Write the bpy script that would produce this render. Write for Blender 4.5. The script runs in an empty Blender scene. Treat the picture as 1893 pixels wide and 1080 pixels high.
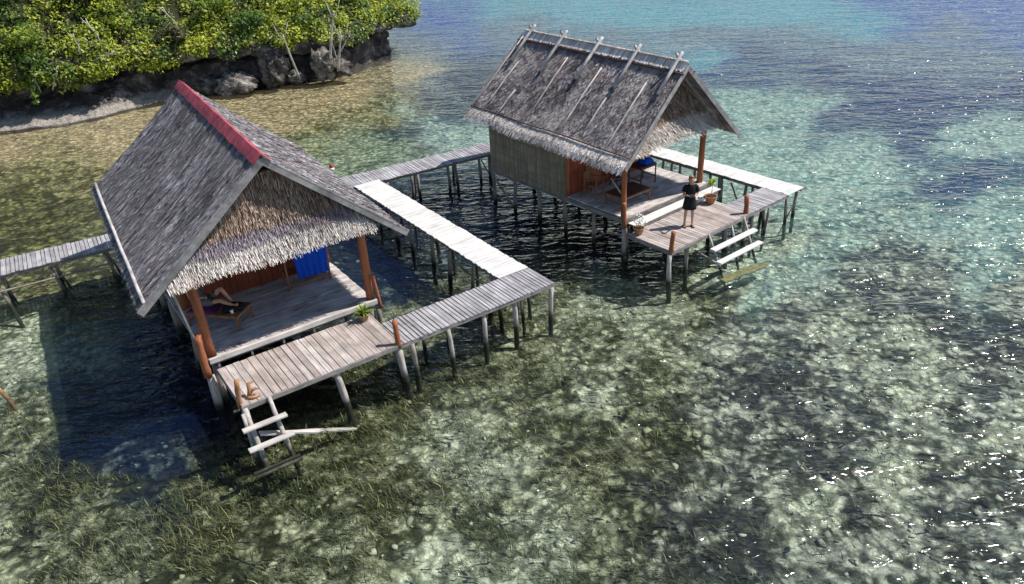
import bpy, math, random
import numpy as np
from mathutils import Vector, Matrix
R = math.radians
random.seed(7); rng = np.random.default_rng(7)
scene = bpy.context.scene
col = scene.collection

# ------------------------------------------------------------ camera, sky, sun, exposure
CF, CP, CR, CH = 1390.84, 0.513894, -0.052987, 10.0      # focal length in photo pixels, pitch down, roll, height
PW, PH = 1893.0, 1080.0
_F = np.array([0, math.cos(CP), -math.sin(CP)]); _R0 = np.array([1.0, 0, 0]); _U0 = np.cross(_R0, _F)
_R = math.cos(CR)*_R0 + math.sin(CR)*_U0; _U = -math.sin(CR)*_R0 + math.cos(CR)*_U0
cam = bpy.data.objects.new('camera', bpy.data.cameras.new('camera')); col.objects.link(cam)
cam.matrix_world = Matrix(((_R[0], _U[0], -_F[0], 0), (_R[1], _U[1], -_F[1], 0), (_R[2], _U[2], -_F[2], CH), (0, 0, 0, 1)))
cam.data.sensor_width = 36; cam.data.lens = CF/PW*36; cam.data.clip_end = 5000; cam.data.clip_start = .1
scene.camera = cam
SUN_AZ, SUN_EL = 8.0, 54.0
world = bpy.data.worlds.new('World'); scene.world = world; world.use_nodes = True
wn = world.node_tree; sky = wn.nodes.new('ShaderNodeTexSky'); sky.sky_type = 'NISHITA'; sky.sun_disc = False
sky.sun_elevation = R(SUN_EL); sky.sun_rotation = R(90-SUN_AZ)
wn.links.new(sky.outputs[0], wn.nodes['Background'].inputs[0]); wn.nodes['Background'].inputs[1].default_value = .105
sky.dust_density = .3; sky.ozone_density = 2.5
sl = bpy.data.lights.new('sun', 'SUN'); sl.energy = 4.9; sl.angle = R(.5); sl.color = (1, .955, .89)
sun = bpy.data.objects.new('sun', sl); col.objects.link(sun)
sd = Vector((math.cos(R(SUN_AZ))*math.cos(R(SUN_EL)), math.sin(R(SUN_AZ))*math.cos(R(SUN_EL)), math.sin(R(SUN_EL))))
sun.rotation_euler = sd.to_track_quat('Z', 'Y').to_euler()
scene.view_settings.view_transform = 'Standard'; scene.view_settings.look = 'None'
scene.view_settings.exposure = .5; scene.view_settings.gamma = 1

def unproj(px, py, z):
    d = _R*(px-PW/2)/CF - _U*(py-PH/2)/CF + _F
    t = (z-CH)/d[2]; return Vector(t*d) + Vector((0, 0, CH))
def at_depth(px, py, y):
    d = _R*(px-PW/2)/CF - _U*(py-PH/2)/CF + _F
    t = y/d[1]; return Vector(t*d) + Vector((0, 0, CH))

# ------------------------------------------------------------ objects and tags
def tag(o, label=None, cat=None, group=None, kind=None):
    if label: o['label'] = label
    if cat: o['category'] = cat
    if group: o['group'] = group
    if kind: o['kind'] = kind
    return o
def empty(name, loc, rz=0, label=None, cat=None, group=None, kind=None):
    o = bpy.data.objects.new(name, None); col.objects.link(o); o.location = loc; o.rotation_euler = (0, 0, rz)
    o.empty_display_size = .2
    return tag(o, label, cat, group, kind)
def link_mesh(name, me, mat, parent=None, smooth=False):
    if smooth: me.polygons.foreach_set('use_smooth', [True]*len(me.polygons))
    o = bpy.data.objects.new(name, me); col.objects.link(o)
    if mat: me.materials.append(mat)
    if parent: o.parent = parent
    return o
def fast_mesh(name, V, F):
    V = np.asarray(V, np.float32); F = np.asarray(F, np.int32); n, k = F.shape
    me = bpy.data.meshes.new(name); me.vertices.add(len(V)); me.vertices.foreach_set('co', V.ravel())
    me.loops.add(n*k); me.loops.foreach_set('vertex_index', F.ravel())
    me.polygons.add(n); me.polygons.foreach_set('loop_start', np.arange(0, n*k, k, dtype=np.int32))
    me.update(calc_edges=True); me.validate(); return me

class MB:
    def __init__(s): s.v = []; s.f = []
    def add(s, vs, fs):
        b = len(s.v); s.v += [tuple(p) for p in vs]; s.f += [tuple(i+b for i in f) for f in fs]; return s
    def box(s, c, d, rot=None, bev=0):
        hx, hy, hz = d[0]/2, d[1]/2, d[2]/2
        P = [Vector((x, y, z)) for x in (-hx, hx) for y in (-hy, hy) for z in (-hz, hz)]
        if rot is not None: P = [rot @ p for p in P]
        c = Vector(c)
        return s.add([c+p for p in P], [(0, 1, 3, 2), (4, 6, 7, 5), (0, 4, 5, 1), (2, 3, 7, 6), (0, 2, 6, 4), (1, 5, 7, 3)])
    def bar(s, a, b, w, h, up=(0, 0, 1)):
        a = Vector(a); b = Vector(b); d = (b-a); L = d.length; d.normalize()
        up = Vector(up); x = d.cross(up)
        if x.length < 1e-4: x = Vector((1, 0, 0))
        x.normalize(); z = x.cross(d)
        m = Matrix((x, d, z)).transposed()
        return s.box((a+b)/2, (w, L, h), m)
    def tube(s, pts, rad, n=8, cap=True):
        pts = [Vector(p) for p in pts]
        if not hasattr(rad, '__len__'): rad = [rad]*len(pts)
        rings = []
        d0 = (pts[1]-pts[0]).normalized(); x = d0.orthogonal().normalized()
        for i, p in enumerate(pts):
            d = (pts[min(i+1, len(pts)-1)]-pts[max(i-1, 0)]).normalized()
            x = (x-d*x.dot(d)).normalized(); y = d.cross(x)
            rings.append([p+(x*math.cos(2*math.pi*k/n)+y*math.sin(2*math.pi*k/n))*rad[i] for k in range(n)])
        vs = [q for r in rings for q in r]; fs = []
        for i in range(len(pts)-1):
            for k in range(n): fs.append((i*n+k, i*n+(k+1) % n, (i+1)*n+(k+1) % n, (i+1)*n+k))
        if cap: fs.append(tuple(range(n-1, -1, -1))); fs.append(tuple((len(pts)-1)*n+k for k in range(n)))
        return s.add(vs, fs)
    def lathe(s, prof, n=20, c=(0, 0, 0)):
        vs = []; fs = []
        for r, z in prof:
            for k in range(n): a = 2*math.pi*k/n; vs.append((c[0]+r*math.cos(a), c[1]+r*math.sin(a), c[2]+z))
        for i in range(len(prof)-1):
            for k in range(n): fs.append((i*n+k, i*n+(k+1) % n, (i+1)*n+(k+1) % n, (i+1)*n+k))
        return s.add(vs, fs)
    def build(s, name, mat, parent=None, smooth=False, bevel=0):
        me = bpy.data.meshes.new(name); me.from_pydata(s.v, [], s.f); me.update()
        o = link_mesh(name, me, mat, parent, smooth)
        if bevel:
            b = o.modifiers.new('bevel', 'BEVEL'); b.width = bevel; b.segments = 2; b.limit_method = 'ANGLE'
        return o
def rocky_tube(a, b, r0, r1, seed=0, bend=.03, n=8, k=7):
    rr = random.Random(seed); a = Vector(a); b = Vector(b)
    pts = []; rad = []
    p1, p2 = rr.uniform(0, 6), rr.uniform(0, 6)
    for i in range(k):
        t = i/(k-1); q = a.lerp(b, t)
        q += Vector((math.sin(t*3.5+p1)-math.sin(p1), math.sin(t*4.1+p2)-math.sin(p2), 0))*bend*(t if i < k-1 else t)
        pts.append(q); rad.append((r0+(r1-r0)*t)*rr.uniform(.9, 1.1))
    return pts, rad

# ------------------------------------------------------------ numpy noise
def _hash(ix, iy, seed):
    h = (ix.astype(np.int64)*374761393 + iy.astype(np.int64)*668265263 + seed*974711) & 0x7fffffff
    h = ((h ^ (h >> 13))*1274126177) & 0x7fffffff
    return ((h ^ (h >> 16)) & 0xffff)/65535.0
def vnoise(x, y, seed=0):
    ix = np.floor(x); iy = np.floor(y); fx = x-ix; fy = y-iy
    fx = fx*fx*(3-2*fx); fy = fy*fy*(3-2*fy)
    a = _hash(ix, iy, seed); b = _hash(ix+1, iy, seed); c = _hash(ix, iy+1, seed); d = _hash(ix+1, iy+1, seed)
    return (a*(1-fx)+b*fx)*(1-fy)+(c*(1-fx)+d*fx)*fy
def fbm(x, y, seed=0, octv=4, gain=.5):
    s = 0; a = 1; t = 0
    for i in range(octv): s = s+a*vnoise(x*2**i+i*17.3, y*2**i-i*9.1, seed+i); t += a; a *= gain
    return s/t

# ------------------------------------------------------------ materials
def new_mat(name):
    m = bpy.data.materials.new(name); m.use_nodes = True; nt = m.node_tree
    return m, nt, nt.nodes['Principled BSDF'], nt.nodes['Material Output']
def N(nt, typ, **kw):
    n = nt.nodes.new(typ)
    for k, v in kw.items(): setattr(n, k, v)
    return n
def ramp(nt, stops, fac=None, interp='LINEAR'):
    r = nt.nodes.new('ShaderNodeValToRGB'); r.color_ramp.interpolation = interp
    e = r.color_ramp.elements
    while len(e) < len(stops): e.new(.5)
    for i, (p, c) in enumerate(stops): e[i].position = p; e[i].color = tuple(c)+((1,) if len(c) == 3 else ())
    if fac is not None: nt.links.new(fac, r.inputs[0])
    return r
def mixc(nt, fac, a, b, mode='MIX'):
    m = nt.nodes.new('ShaderNodeMix'); m.data_type = 'RGBA'; m.blend_type = mode
    for s, v in ((m.inputs[0], fac), (m.inputs[6], a), (m.inputs[7], b)):
        if hasattr(v, 'links'): nt.links.new(v, s)
        elif isinstance(v, (int, float)): s.default_value = v
        else: s.default_value = tuple(v)+(1,)
    return m.outputs[2]
def noise(nt, scale, detail=4, rough=.55, vec=None, sc=None, world_space=False, dist=0):
    n = nt.nodes.new('ShaderNodeTexNoise'); n.inputs['Scale'].default_value = scale; n.inputs['Detail'].default_value = detail
    n.inputs['Roughness'].default_value = rough; n.inputs['Distortion'].default_value = dist
    if vec is None:
        if world_space: vec = nt.nodes.new('ShaderNodeNewGeometry').outputs['Position']
        else: vec = nt.nodes.new('ShaderNodeTexCoord').outputs['Object']
    if sc:
        mp = nt.nodes.new('ShaderNodeMapping'); mp.inputs['Scale'].default_value = sc; nt.links.new(vec, mp.inputs[0]); vec = mp.outputs[0]
    nt.links.new(vec, n.inputs['Vector']); return n
def bump(nt, h, strength, dist, bsdf, base=None):
    b = nt.nodes.new('ShaderNodeBump'); b.inputs['Strength'].default_value = strength; b.inputs['Distance'].default_value = dist
    nt.links.new(h, b.inputs['Height'])
    if base: nt.links.new(base, b.inputs['Normal'])
    if bsdf: nt.links.new(b.outputs[0], bsdf.inputs['Normal'])
    return b.outputs[0]
def wood(name, tones, grain=(6, 6, 6), rough=.8, patch=.35, dark=.55, algae_dim=False, stain=None):
    """weathered timber: island-wise tone, stretched grain, blotches"""
    m, nt, b, out = new_mat(name)
    g = nt.nodes.new('ShaderNodeNewGeometry')
    n = len(tones)
    c = ramp(nt, [(i/max(n-1, 1), t) for i, t in enumerate(tones)], g.outputs['Random Per Island']).outputs[0]
    gr = noise(nt, 1, 6, .65, sc=grain)
    gf = ramp(nt, [(.3, (dark,)*3), (.62, (1.12,)*3)], gr.outputs[0]).outputs[0]
    c = mixc(nt, 1, c, gf, 'MULTIPLY')
    bl = noise(nt, 1.7, 5, .6)
    bf = ramp(nt, [(.32, (1-patch,)*3), (.6, (1.05,)*3)], bl.outputs[0]).outputs[0]
    c = mixc(nt, 1, c, bf, 'MULTIPLY')
    if stain:
        sn = noise(nt, 1.1, 4, .6, sc=(1, 2.2, 1)); sf = ramp(nt, [(.55, (0, 0, 0)), (.68, (1, 1, 1))], sn.outputs[0]).outputs[0]
        c = mixc(nt, sf, c, stain)
    if algae_dim:  # algae tone, darkened so pile feet vanish in the dim water
        sp = nt.nodes.new('ShaderNodeSeparateXYZ'); nt.links.new(g.outputs['Position'], sp.inputs[0])
        ad = nt.nodes.new('ShaderNodeMath'); ad.operation = 'MULTIPLY_ADD'
        nt.links.new(bl.outputs[0], ad.inputs[0]); ad.inputs[1].default_value = .5; nt.links.new(sp.outputs[2], ad.inputs[2])
        af = nt.nodes.new('ShaderNodeMapRange'); af.inputs[1].default_value = -.45; af.inputs[2].default_value = -.75
        nt.links.new(ad.outputs[0], af.inputs[0])
        c = mixc(nt, af.outputs[0], c, (.022, .024, .014))
    nt.links.new(c, b.inputs['Base Color']); b.inputs['Roughness'].default_value = rough
    b.inputs['Specular IOR Level'].default_value = .3
    bump(nt, gr.outputs[0], .6, .01, b)
    return m
def plain(name, colr, rough=.7, spec=.4, var=.25, scale=8, island=0):
    m, nt, b, out = new_mat(name)
    n = noise(nt, scale, 4, .6)
    f = ramp(nt, [(.3, (1-var,)*3), (.7, (1+var*.4,)*3)], n.outputs[0]).outputs[0]
    c = mixc(nt, 1, colr, f, 'MULTIPLY')
    nt.links.new(c, b.inputs['Base Color']); b.inputs['Roughness'].default_value = rough
    b.inputs['Specular IOR Level'].default_value = spec
    bump(nt, n.outputs[0], .3, .01, b)
    return m
def thatch_mat(name, stops, brown=(.16, .09, .055), brown_amt=.35, pale=(.5, .46, .42), pale_amt=0, streak=None):
    m, nt, b, out = new_mat(name)
    g = nt.nodes.new('ShaderNodeNewGeometry')
    c = ramp(nt, stops, g.outputs['Random Per Island']).outputs[0]
    n1 = noise(nt, 1.1, 4, .6, sc=(1, 1, 1)); f1 = ramp(nt, [(.48, (0, 0, 0)), (.7, (brown_amt,)*3)], n1.outputs[0]).outputs[0]
    c = mixc(nt, f1, c, brown)
    n2 = noise(nt, .55, 5, .7, sc=(1, 1.7, 1)); f2 = ramp(nt, [(.3, (.62,)*3), (.66, (1.2,)*3)], n2.outputs[0]).outputs[0]
    c = mixc(nt, 1, c, f2, 'MULTIPLY')
    if streak:
        n4 = noise(nt, 1, 5, .6, sc=streak); f4 = ramp(nt, [(.36, (.45,)*3), (.5, (1,)*3), (.66, (1.45,)*3)], n4.outputs[0]).outputs[0]
        c = mixc(nt, 1, c, f4, 'MULTIPLY')
    if pale_amt:
        n3 = noise(nt, .8, 3, .6); f3 = ramp(nt, [(.56, (0, 0, 0)), (.62, (pale_amt,)*3)], n3.outputs[0]).outputs[0]
        c = mixc(nt, f3, c, pale)
    nt.links.new(c, b.inputs['Base Color']); b.inputs['Roughness'].default_value = .85; b.inputs['Specular IOR Level'].default_value = .15
    bump(nt, noise(nt, 60, 3, .6).outputs[0], .5, .01, b)
    return m
M = {}
M['deck'] = wood('weathered_deck_boards', [(.27, .215, .19), (.44, .375, .345), (.35, .285, .255), (.48, .43, .40), (.31, .25, .225)], (14, 1.2, 8))
M['walk'] = wood('grey_walkway_boards', [(.26, .25, .26), (.38, .36, .37), (.31, .29, .30), (.42, .41, .42)], (16, 1.5, 8))
M['chalky'] = wood('chalky_white_boards', [(.49, .47, .44), (.60, .58, .555), (.54, .515, .485), (.64, .62, .595)], (1.2, 14, 8), patch=.14, dark=.72)  # near-white boards, paler than the grey walkway ones
M['floor'] = wood('veranda_floor_boards', [(.43, .385, .365), (.53, .48, .455), (.46, .41, .385), (.58, .53, .505)], (1.3, 12, 8), patch=.35, stain=(.2, .13, .1))
M['pile'] = wood('rough_pile_wood', [(.20, .17, .145), (.30, .26, .225), (.16, .135, .115)], (18, 18, 1.6), algae_dim=True, patch=.5)
M['palepile'] = wood('pale_rough_wood', [(.36, .32, .29), (.46, .42, .38)], (18, 18, 1.6), algae_dim=True, patch=.4)
M['terra'] = wood('red_brown_painted_post', [(.27, .088, .038), (.33, .115, .05)], (16, 16, 1.4), patch=.3, dark=.75)
M['redwall'] = wood('red_brown_painted_boards', [(.21, .045, .022), (.25, .055, .025)], (14, 14, 1), patch=.25, dark=.8)
M['furn'] = wood('varnished_brown_wood', [(.20, .085, .04), (.26, .12, .06)], (9, 9, 2), rough=.45, patch=.2)
M['furndark'] = wood('dark_brown_wood', [(.075, .032, .02), (.1, .042, .026)], (9, 9, 2), rough=.5, patch=.2)
M['beam'] = wood('grey_beam_wood', [(.2, .18, .17), (.27, .245, .23)], (3, 3, 12), patch=.4)
M['barge'] = wood('grey_barge_board', [(.24, .225, .22), (.31, .295, .29)], (5, 5, 5), patch=.35)
M['bamboo'] = wood('bleached_bamboo_pole', [(.42, .39, .37), (.50, .47, .45)], (5, 5, 5), patch=.4, dark=.7)
M['step'] = wood('pale_step_planks', [(.46, .42, .385), (.56, .52, .48)], (1.5, 12, 6), patch=.3, dark=.75)
M['roofA'] = thatch_mat('grey_weathered_thatch', [(0, (.095, .085, .09)), (.35, (.175, .16, .17)), (.75, (.265, .245, .255)), (1, (.46, .44, .44))], brown_amt=.3, streak=(.7, 6.5, .7))
M['roofB'] = thatch_mat('grey_shaggy_thatch', [(0, (.10, .085, .088)), (.4, (.21, .185, .188)), (.8, (.33, .30, .30)), (1, (.50, .47, .46))], brown_amt=.4, pale_amt=.5, streak=(2.2, 3.5, 2.2))
M['fringe'] = thatch_mat('bleached_thatch_fringe', [(0, (.38, .33, .29)), (.5, (.60, .55, .50)), (1, (.76, .72, .67))], brown_amt=.15)
M['gabpale'] = thatch_mat('pale_gable_thatch', [(0, (.26, .18, .13)), (.25, (.55, .48, .42)), (.7, (.77, .72, .67)), (1, (.86, .83, .79))], brown_amt=.25)
M['gabbrown'] = thatch_mat('brown_gable_thatch', [(0, (.06, .032, .022)), (.4, (.27, .17, .12)), (.75, (.50, .37, .28)), (1, (.78, .66, .55))], brown_amt=.45)
M['gabviolet'] = thatch_mat('grey_violet_gable_thatch', [(0, (.16, .12, .14)), (.5, (.30, .25, .28)), (1, (.50, .45, .47))], brown_amt=.3)
M['under'] = plain('thatch_underside', (.07, .05, .035), .95, .1, .5, 14)
M['redcap'] = plain('red_painted_ridge_metal', (.37, .06, .08), .7, .25, .6, 3.5)
M['towel'] = plain('blue_towel_cloth', (.01, .075, .48), .9, .1, .25, 30)
M['black'] = plain('black_cloth', (.012, .012, .014), .85, .2, .3, 12)
M['greycloth'] = plain('grey_cloth', (.13, .13, .13), .9, .1, .25, 12)
M['purple'] = plain('purple_patterned_cloth', (.16, .03, .13), .9, .1, .7, 25)
M['skin'] = plain('sunned_skin', (.46, .23, .15), .55, .4, .1, 12)
M['hair'] = plain('fair_brown_hair', (.28, .15, .07), .6, .4, .4, 60)
M['darkhair'] = plain('dark_brown_hair', (.03, .018, .012), .6, .4, .4, 60)
M['leather'] = plain('brown_sandal_leather', (.06, .028, .02), .6, .3, .2, 30)
M['plastic'] = plain('dark_grey_plastic', (.03, .03, .035), .4, .5, .1, 10)
M['white'] = plain('white_plastic', (.78, .78, .78), .5, .4, .1, 10)
M['whitepetal'] = plain('white_dry_blossom', (.75, .73, .66), .8, .2, .2, 30)
M['eye'] = plain('dark_eye', (.02, .015, .012), .3, .5, .1, 10)
M['potclay'] = plain('terracotta_pot_clay', (.36, .17, .09), .85, .2, .35, 9)
M['potstone'] = plain('mossy_pot_clay', (.30, .20, .12), .9, .2, .5, 9)
M['soil'] = plain('dark_potting_soil', (.06, .03, .018), .95, .1, .4, 30)
M['drift'] = wood('orange_driftwood', [(.36, .17, .07), (.44, .23, .11)], (8, 8, 3), patch=.4)
M['redpl'] = plain('red_plastic', (.3, .03, .025), .5, .4, .15, 10)
def leaf_mat(name, stops, rough=.5, tr=.35):
    m, nt, b, out = new_mat(name)
    g = nt.nodes.new('ShaderNodeNewGeometry')
    c = ramp(nt, stops, g.outputs['Random Per Island']).outputs[0]
    n1 = noise(nt, .5, 3, .6, world_space=True); f = ramp(nt, [(.35, (.6, .7, .6)), (.65, (1.25, 1.15, .9))], n1.outputs[0]).outputs[0]
    c = mixc(nt, 1, c, f, 'MULTIPLY')
    nt.links.new(c, b.inputs['Base Color']); b.inputs['Roughness'].default_value = rough; b.inputs['Specular IOR Level'].default_value = .35
    t = nt.nodes.new('ShaderNodeBsdfTranslucent'); nt.links.new(c, t.inputs[0])
    mx = nt.nodes.new('ShaderNodeMixShader'); mx.inputs[0].default_value = tr
    nt.links.new(b.outputs[0], mx.inputs[1]); nt.links.new(t.outputs[0], mx.inputs[2]); nt.links.new(mx.outputs[0], out.inputs[0])
    return m
M['leafY'] = leaf_mat('yellow_green_leaves', [(0, (.07, .12, .015)), (.4, (.15, .22, .025)), (.8, (.27, .34, .035)), (1, (.40, .42, .06))])
M['leafG'] = leaf_mat('mid_green_leaves', [(0, (.025, .06, .012)), (.5, (.07, .14, .022)), (1, (.17, .25, .04))])
M['leafD'] = leaf_mat('dark_green_leaves', [(0, (.012, .03, .008)), (.6, (.035, .075, .016)), (1, (.09, .14, .03))])
M['leafB'] = leaf_mat('dry_olive_leaves', [(0, (.06, .05, .03)), (.5, (.13, .13, .05)), (1, (.22, .2, .11))])
M['lime'] = leaf_mat('lime_leaves', [(0, (.4, .5, .03)), (1, (.6, .68, .05))])
M['spiky'] = leaf_mat('spiky_green_yellow_leaves', [(0, (.1, .22, .03)), (.5, (.28, .4, .06)), (1, (.6, .6, .2))])
M['bark'] = wood('pale_bark', [(.45, .42, .38), (.58, .55, .5)], (6, 6, 2), patch=.4)
M['twig'] = wood('grey_twigs', [(.16, .13, .1), (.28, .24, .2)], (6, 6, 2), patch=.4)
M['blade'] = leaf_mat('seagrass_blades', [(0, (.03, .035, .013)), (.55, (.09, .10, .04)), (.88, (.2, .2, .1)), (1, (.42, .41, .28))], .7, .2)
M['blade_r'] = M['blade']
def matting():
    m, nt, b, out = new_mat('woven_bamboo_matting')
    tc = nt.nodes.new('ShaderNodeTexCoord')
    w1 = nt.nodes.new('ShaderNodeTexBrick'); mp = nt.nodes.new('ShaderNodeMapping'); mp.inputs['Rotation'].default_value = (R(90), 0, R(90))
    sw = nt.nodes.new('ShaderNodeSeparateXYZ'); nt.links.new(tc.outputs['Object'], sw.inputs[0])
    sm = nt.nodes.new('ShaderNodeMath'); nt.links.new(sw.outputs[0], sm.inputs[0]); nt.links.new(sw.outputs[1], sm.inputs[1])
    cb = nt.nodes.new('ShaderNodeCombineXYZ'); nt.links.new(sm.outputs[0], cb.inputs[0]); nt.links.new(sw.outputs[2], cb.inputs[1])
    nt.links.new(cb.outputs[0], w1.inputs[0]); w1.inputs['Scale'].default_value = 1.15
    w1.inputs['Color1'].default_value = (.25, .215, .145, 1); w1.inputs['Color2'].default_value = (.20, .175, .115, 1); w1.inputs['Mortar'].default_value = (.09, .08, .055, 1)
    w1.inputs['Mortar Size'].default_value = .008; w1.offset = 0; w1.inputs['Brick Width'].default_value = .42; w1.inputs['Row Height'].default_value = .36; w1.inputs['Mortar Smooth'].default_value = .4
    n = noise(nt, 2, 5, .6); f = ramp(nt, [(.3, (.7,)*3), (.65, (1.15,)*3)], n.outputs[0]).outputs[0]
    ck = nt.nodes.new('ShaderNodeTexChecker'); ck.inputs['Scale'].default_value = 22; nt.links.new(cb.outputs[0], ck.inputs[0]); ck.inputs[1].default_value = (.75, .75, .75, 1); ck.inputs[2].default_value = (1.15, 1.15, 1.15, 1)
    st_ = noise(nt, 1, 4, .6, sc=(9, 9, .8)); fs_ = ramp(nt, [(.35, (.7,)*3), (.6, (1.15,)*3)], st_.outputs[0]).outputs[0]
    nt.links.new(mixc(nt, 1, mixc(nt, 1, mixc(nt, 1, w1.outputs[0], f, 'MULTIPLY'), ck.outputs[0], 'MULTIPLY'), fs_, 'MULTIPLY'), b.inputs['Base Color']); b.inputs['Roughness'].default_value = .8
    bump(nt, w1.outputs['Fac'], .3, -.01, b); return m
M['mat'] = matting()
def rock_mat(name, stops, sc=1.6):
    m, nt, b, out = new_mat(name)
    n = noise(nt, sc, 8, .7, world_space=True); c = ramp(nt, stops, n.outputs[0]).outputs[0]
    v = nt.nodes.new('ShaderNodeTexVoronoi'); v.inputs['Scale'].default_value = sc*3
    g = nt.nodes.new('ShaderNodeNewGeometry'); nt.links.new(g.outputs['Position'], v.inputs[0])
    f = ramp(nt, [(0, (.45,)*3), (.45, (1.1,)*3)], v.outputs[0]).outputs[0]
    nt.links.new(mixc(nt, 1, c, f, 'MULTIPLY'), b.inputs['Base Color']); b.inputs['Roughness'].default_value = .9; b.inputs['Specular IOR Level'].default_value = .2
    bump(nt, n.outputs[0], .9, .25, b, bump(nt, v.outputs[0], .6, .08, None)); return m
M['rock'] = rock_mat('dark_limestone', [(.35, (.03, .025, .022)), (.5, (.085, .074, .066)), (.68, (.25, .23, .21))], 2.4)
M['rockpale'] = rock_mat('pale_limestone', [(.35, (.05, .042, .036)), (.5, (.17, .15, .13)), (.66, (.38, .345, .31))], 2.6)

# ------------------------------------------------------------ sea: zones of bottom cover, zone K being painted hut shade
SHORE_PX = [(-420, 300), (-200, 262), (0, 235), (120, 222), (200, 208), (280, 186), (380, 172), (430, 168), (520, 152), (600, 141), (650, 128), (700, 107), (724, 93)]
SH = [unproj(x, y, -1.12) for x, y in SHORE_PX]
SH = [Vector((SH[0].x-40, SH[0].y-2, -1.12))] + SH
tipp = SH[-1]
SH += [tipp+Vector((-.5, 2, 0)), tipp+Vector((-2.5, 6, 0)), tipp+Vector((-6, 13, 0)), tipp+Vector((-13, 23, 0)), tipp+Vector((-22, 33, 0))]
SHa = np.array([(p.x, p.y) for p in SH])
def shore_dist(x, y):
    d = np.full(np.shape(x), 1e9)
    for a, b in zip(SHa[:-1], SHa[1:]):
        ab = b-a; t = np.clip(((x-a[0])*ab[0]+(y-a[1])*ab[1])/(ab@ab), 0, 1)
        d = np.minimum(d, np.hypot(x-a[0]-t*ab[0], y-a[1]-t*ab[1]))
    return d
def proj_px(x, y, z):
    v = np.stack([x, y, z-CH], -1); f = v@_F; f = np.where(f < .5, .5, f)
    return PW/2+CF*(v@_R)/f, PH/2-CF*(v@_U)/f
ZN = {  # pale, dark, cover, murk colour, murk amount
 'S': ((.66, .52, .32), (.36, .28, .15), .24, (.36, .29, .15), .08),
 'O': ((.46, .41, .20), (.13, .11, .04), .48, (.12, .15, .07), .06),
 'o': ((.30, .28, .11), (.08, .07, .022), .6, (.08, .10, .05), .06),
 'P': ((.44, .50, .34), (.10, .14, .07), .32, (.16, .26, .18), .07),
 'G': ((.49, .50, .34), (.08, .086, .042), .53, (.05, .08, .05), .03),
 'g': ((.39, .40, .25), (.06, .066, .03), .66, (.03, .05, .035), .03),
 'W': ((.64, .67, .51), (.17, .18, .12), .34, (.12, .2, .15), .05),
 'R': ((.56, .58, .48), (.085, .09, .07), .52, (.08, .12, .12), .05),
 'r': ((.48, .49, .40), (.066, .068, .058), .70, (.05, .07, .09), .05),
 'C': ((.56, .68, .56), (.12, .18, .16), .38, (.14, .34, .33), .20),
 'V': ((.10, .13, .2), (.022, .022, .05), .72, (.022, .042, .2), .26),
 'T': ((.30, .52, .48), (.12, .22, .24), .35, (.02, .26, .36), .5),
 'B': ((.20, .40, .46), (.06, .10, .2), .6, (.008, .045, .24), .72),
 'M': ((.34, .38, .34), (.14, .13, .13), .6, (.10, .18, .28), .30),
 'K': ((.17, .22, .21), (.02, .028, .038), .78, (.006, .018, .09), .15)}  # K: hut shade painted dark and navy into bed and murk
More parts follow.
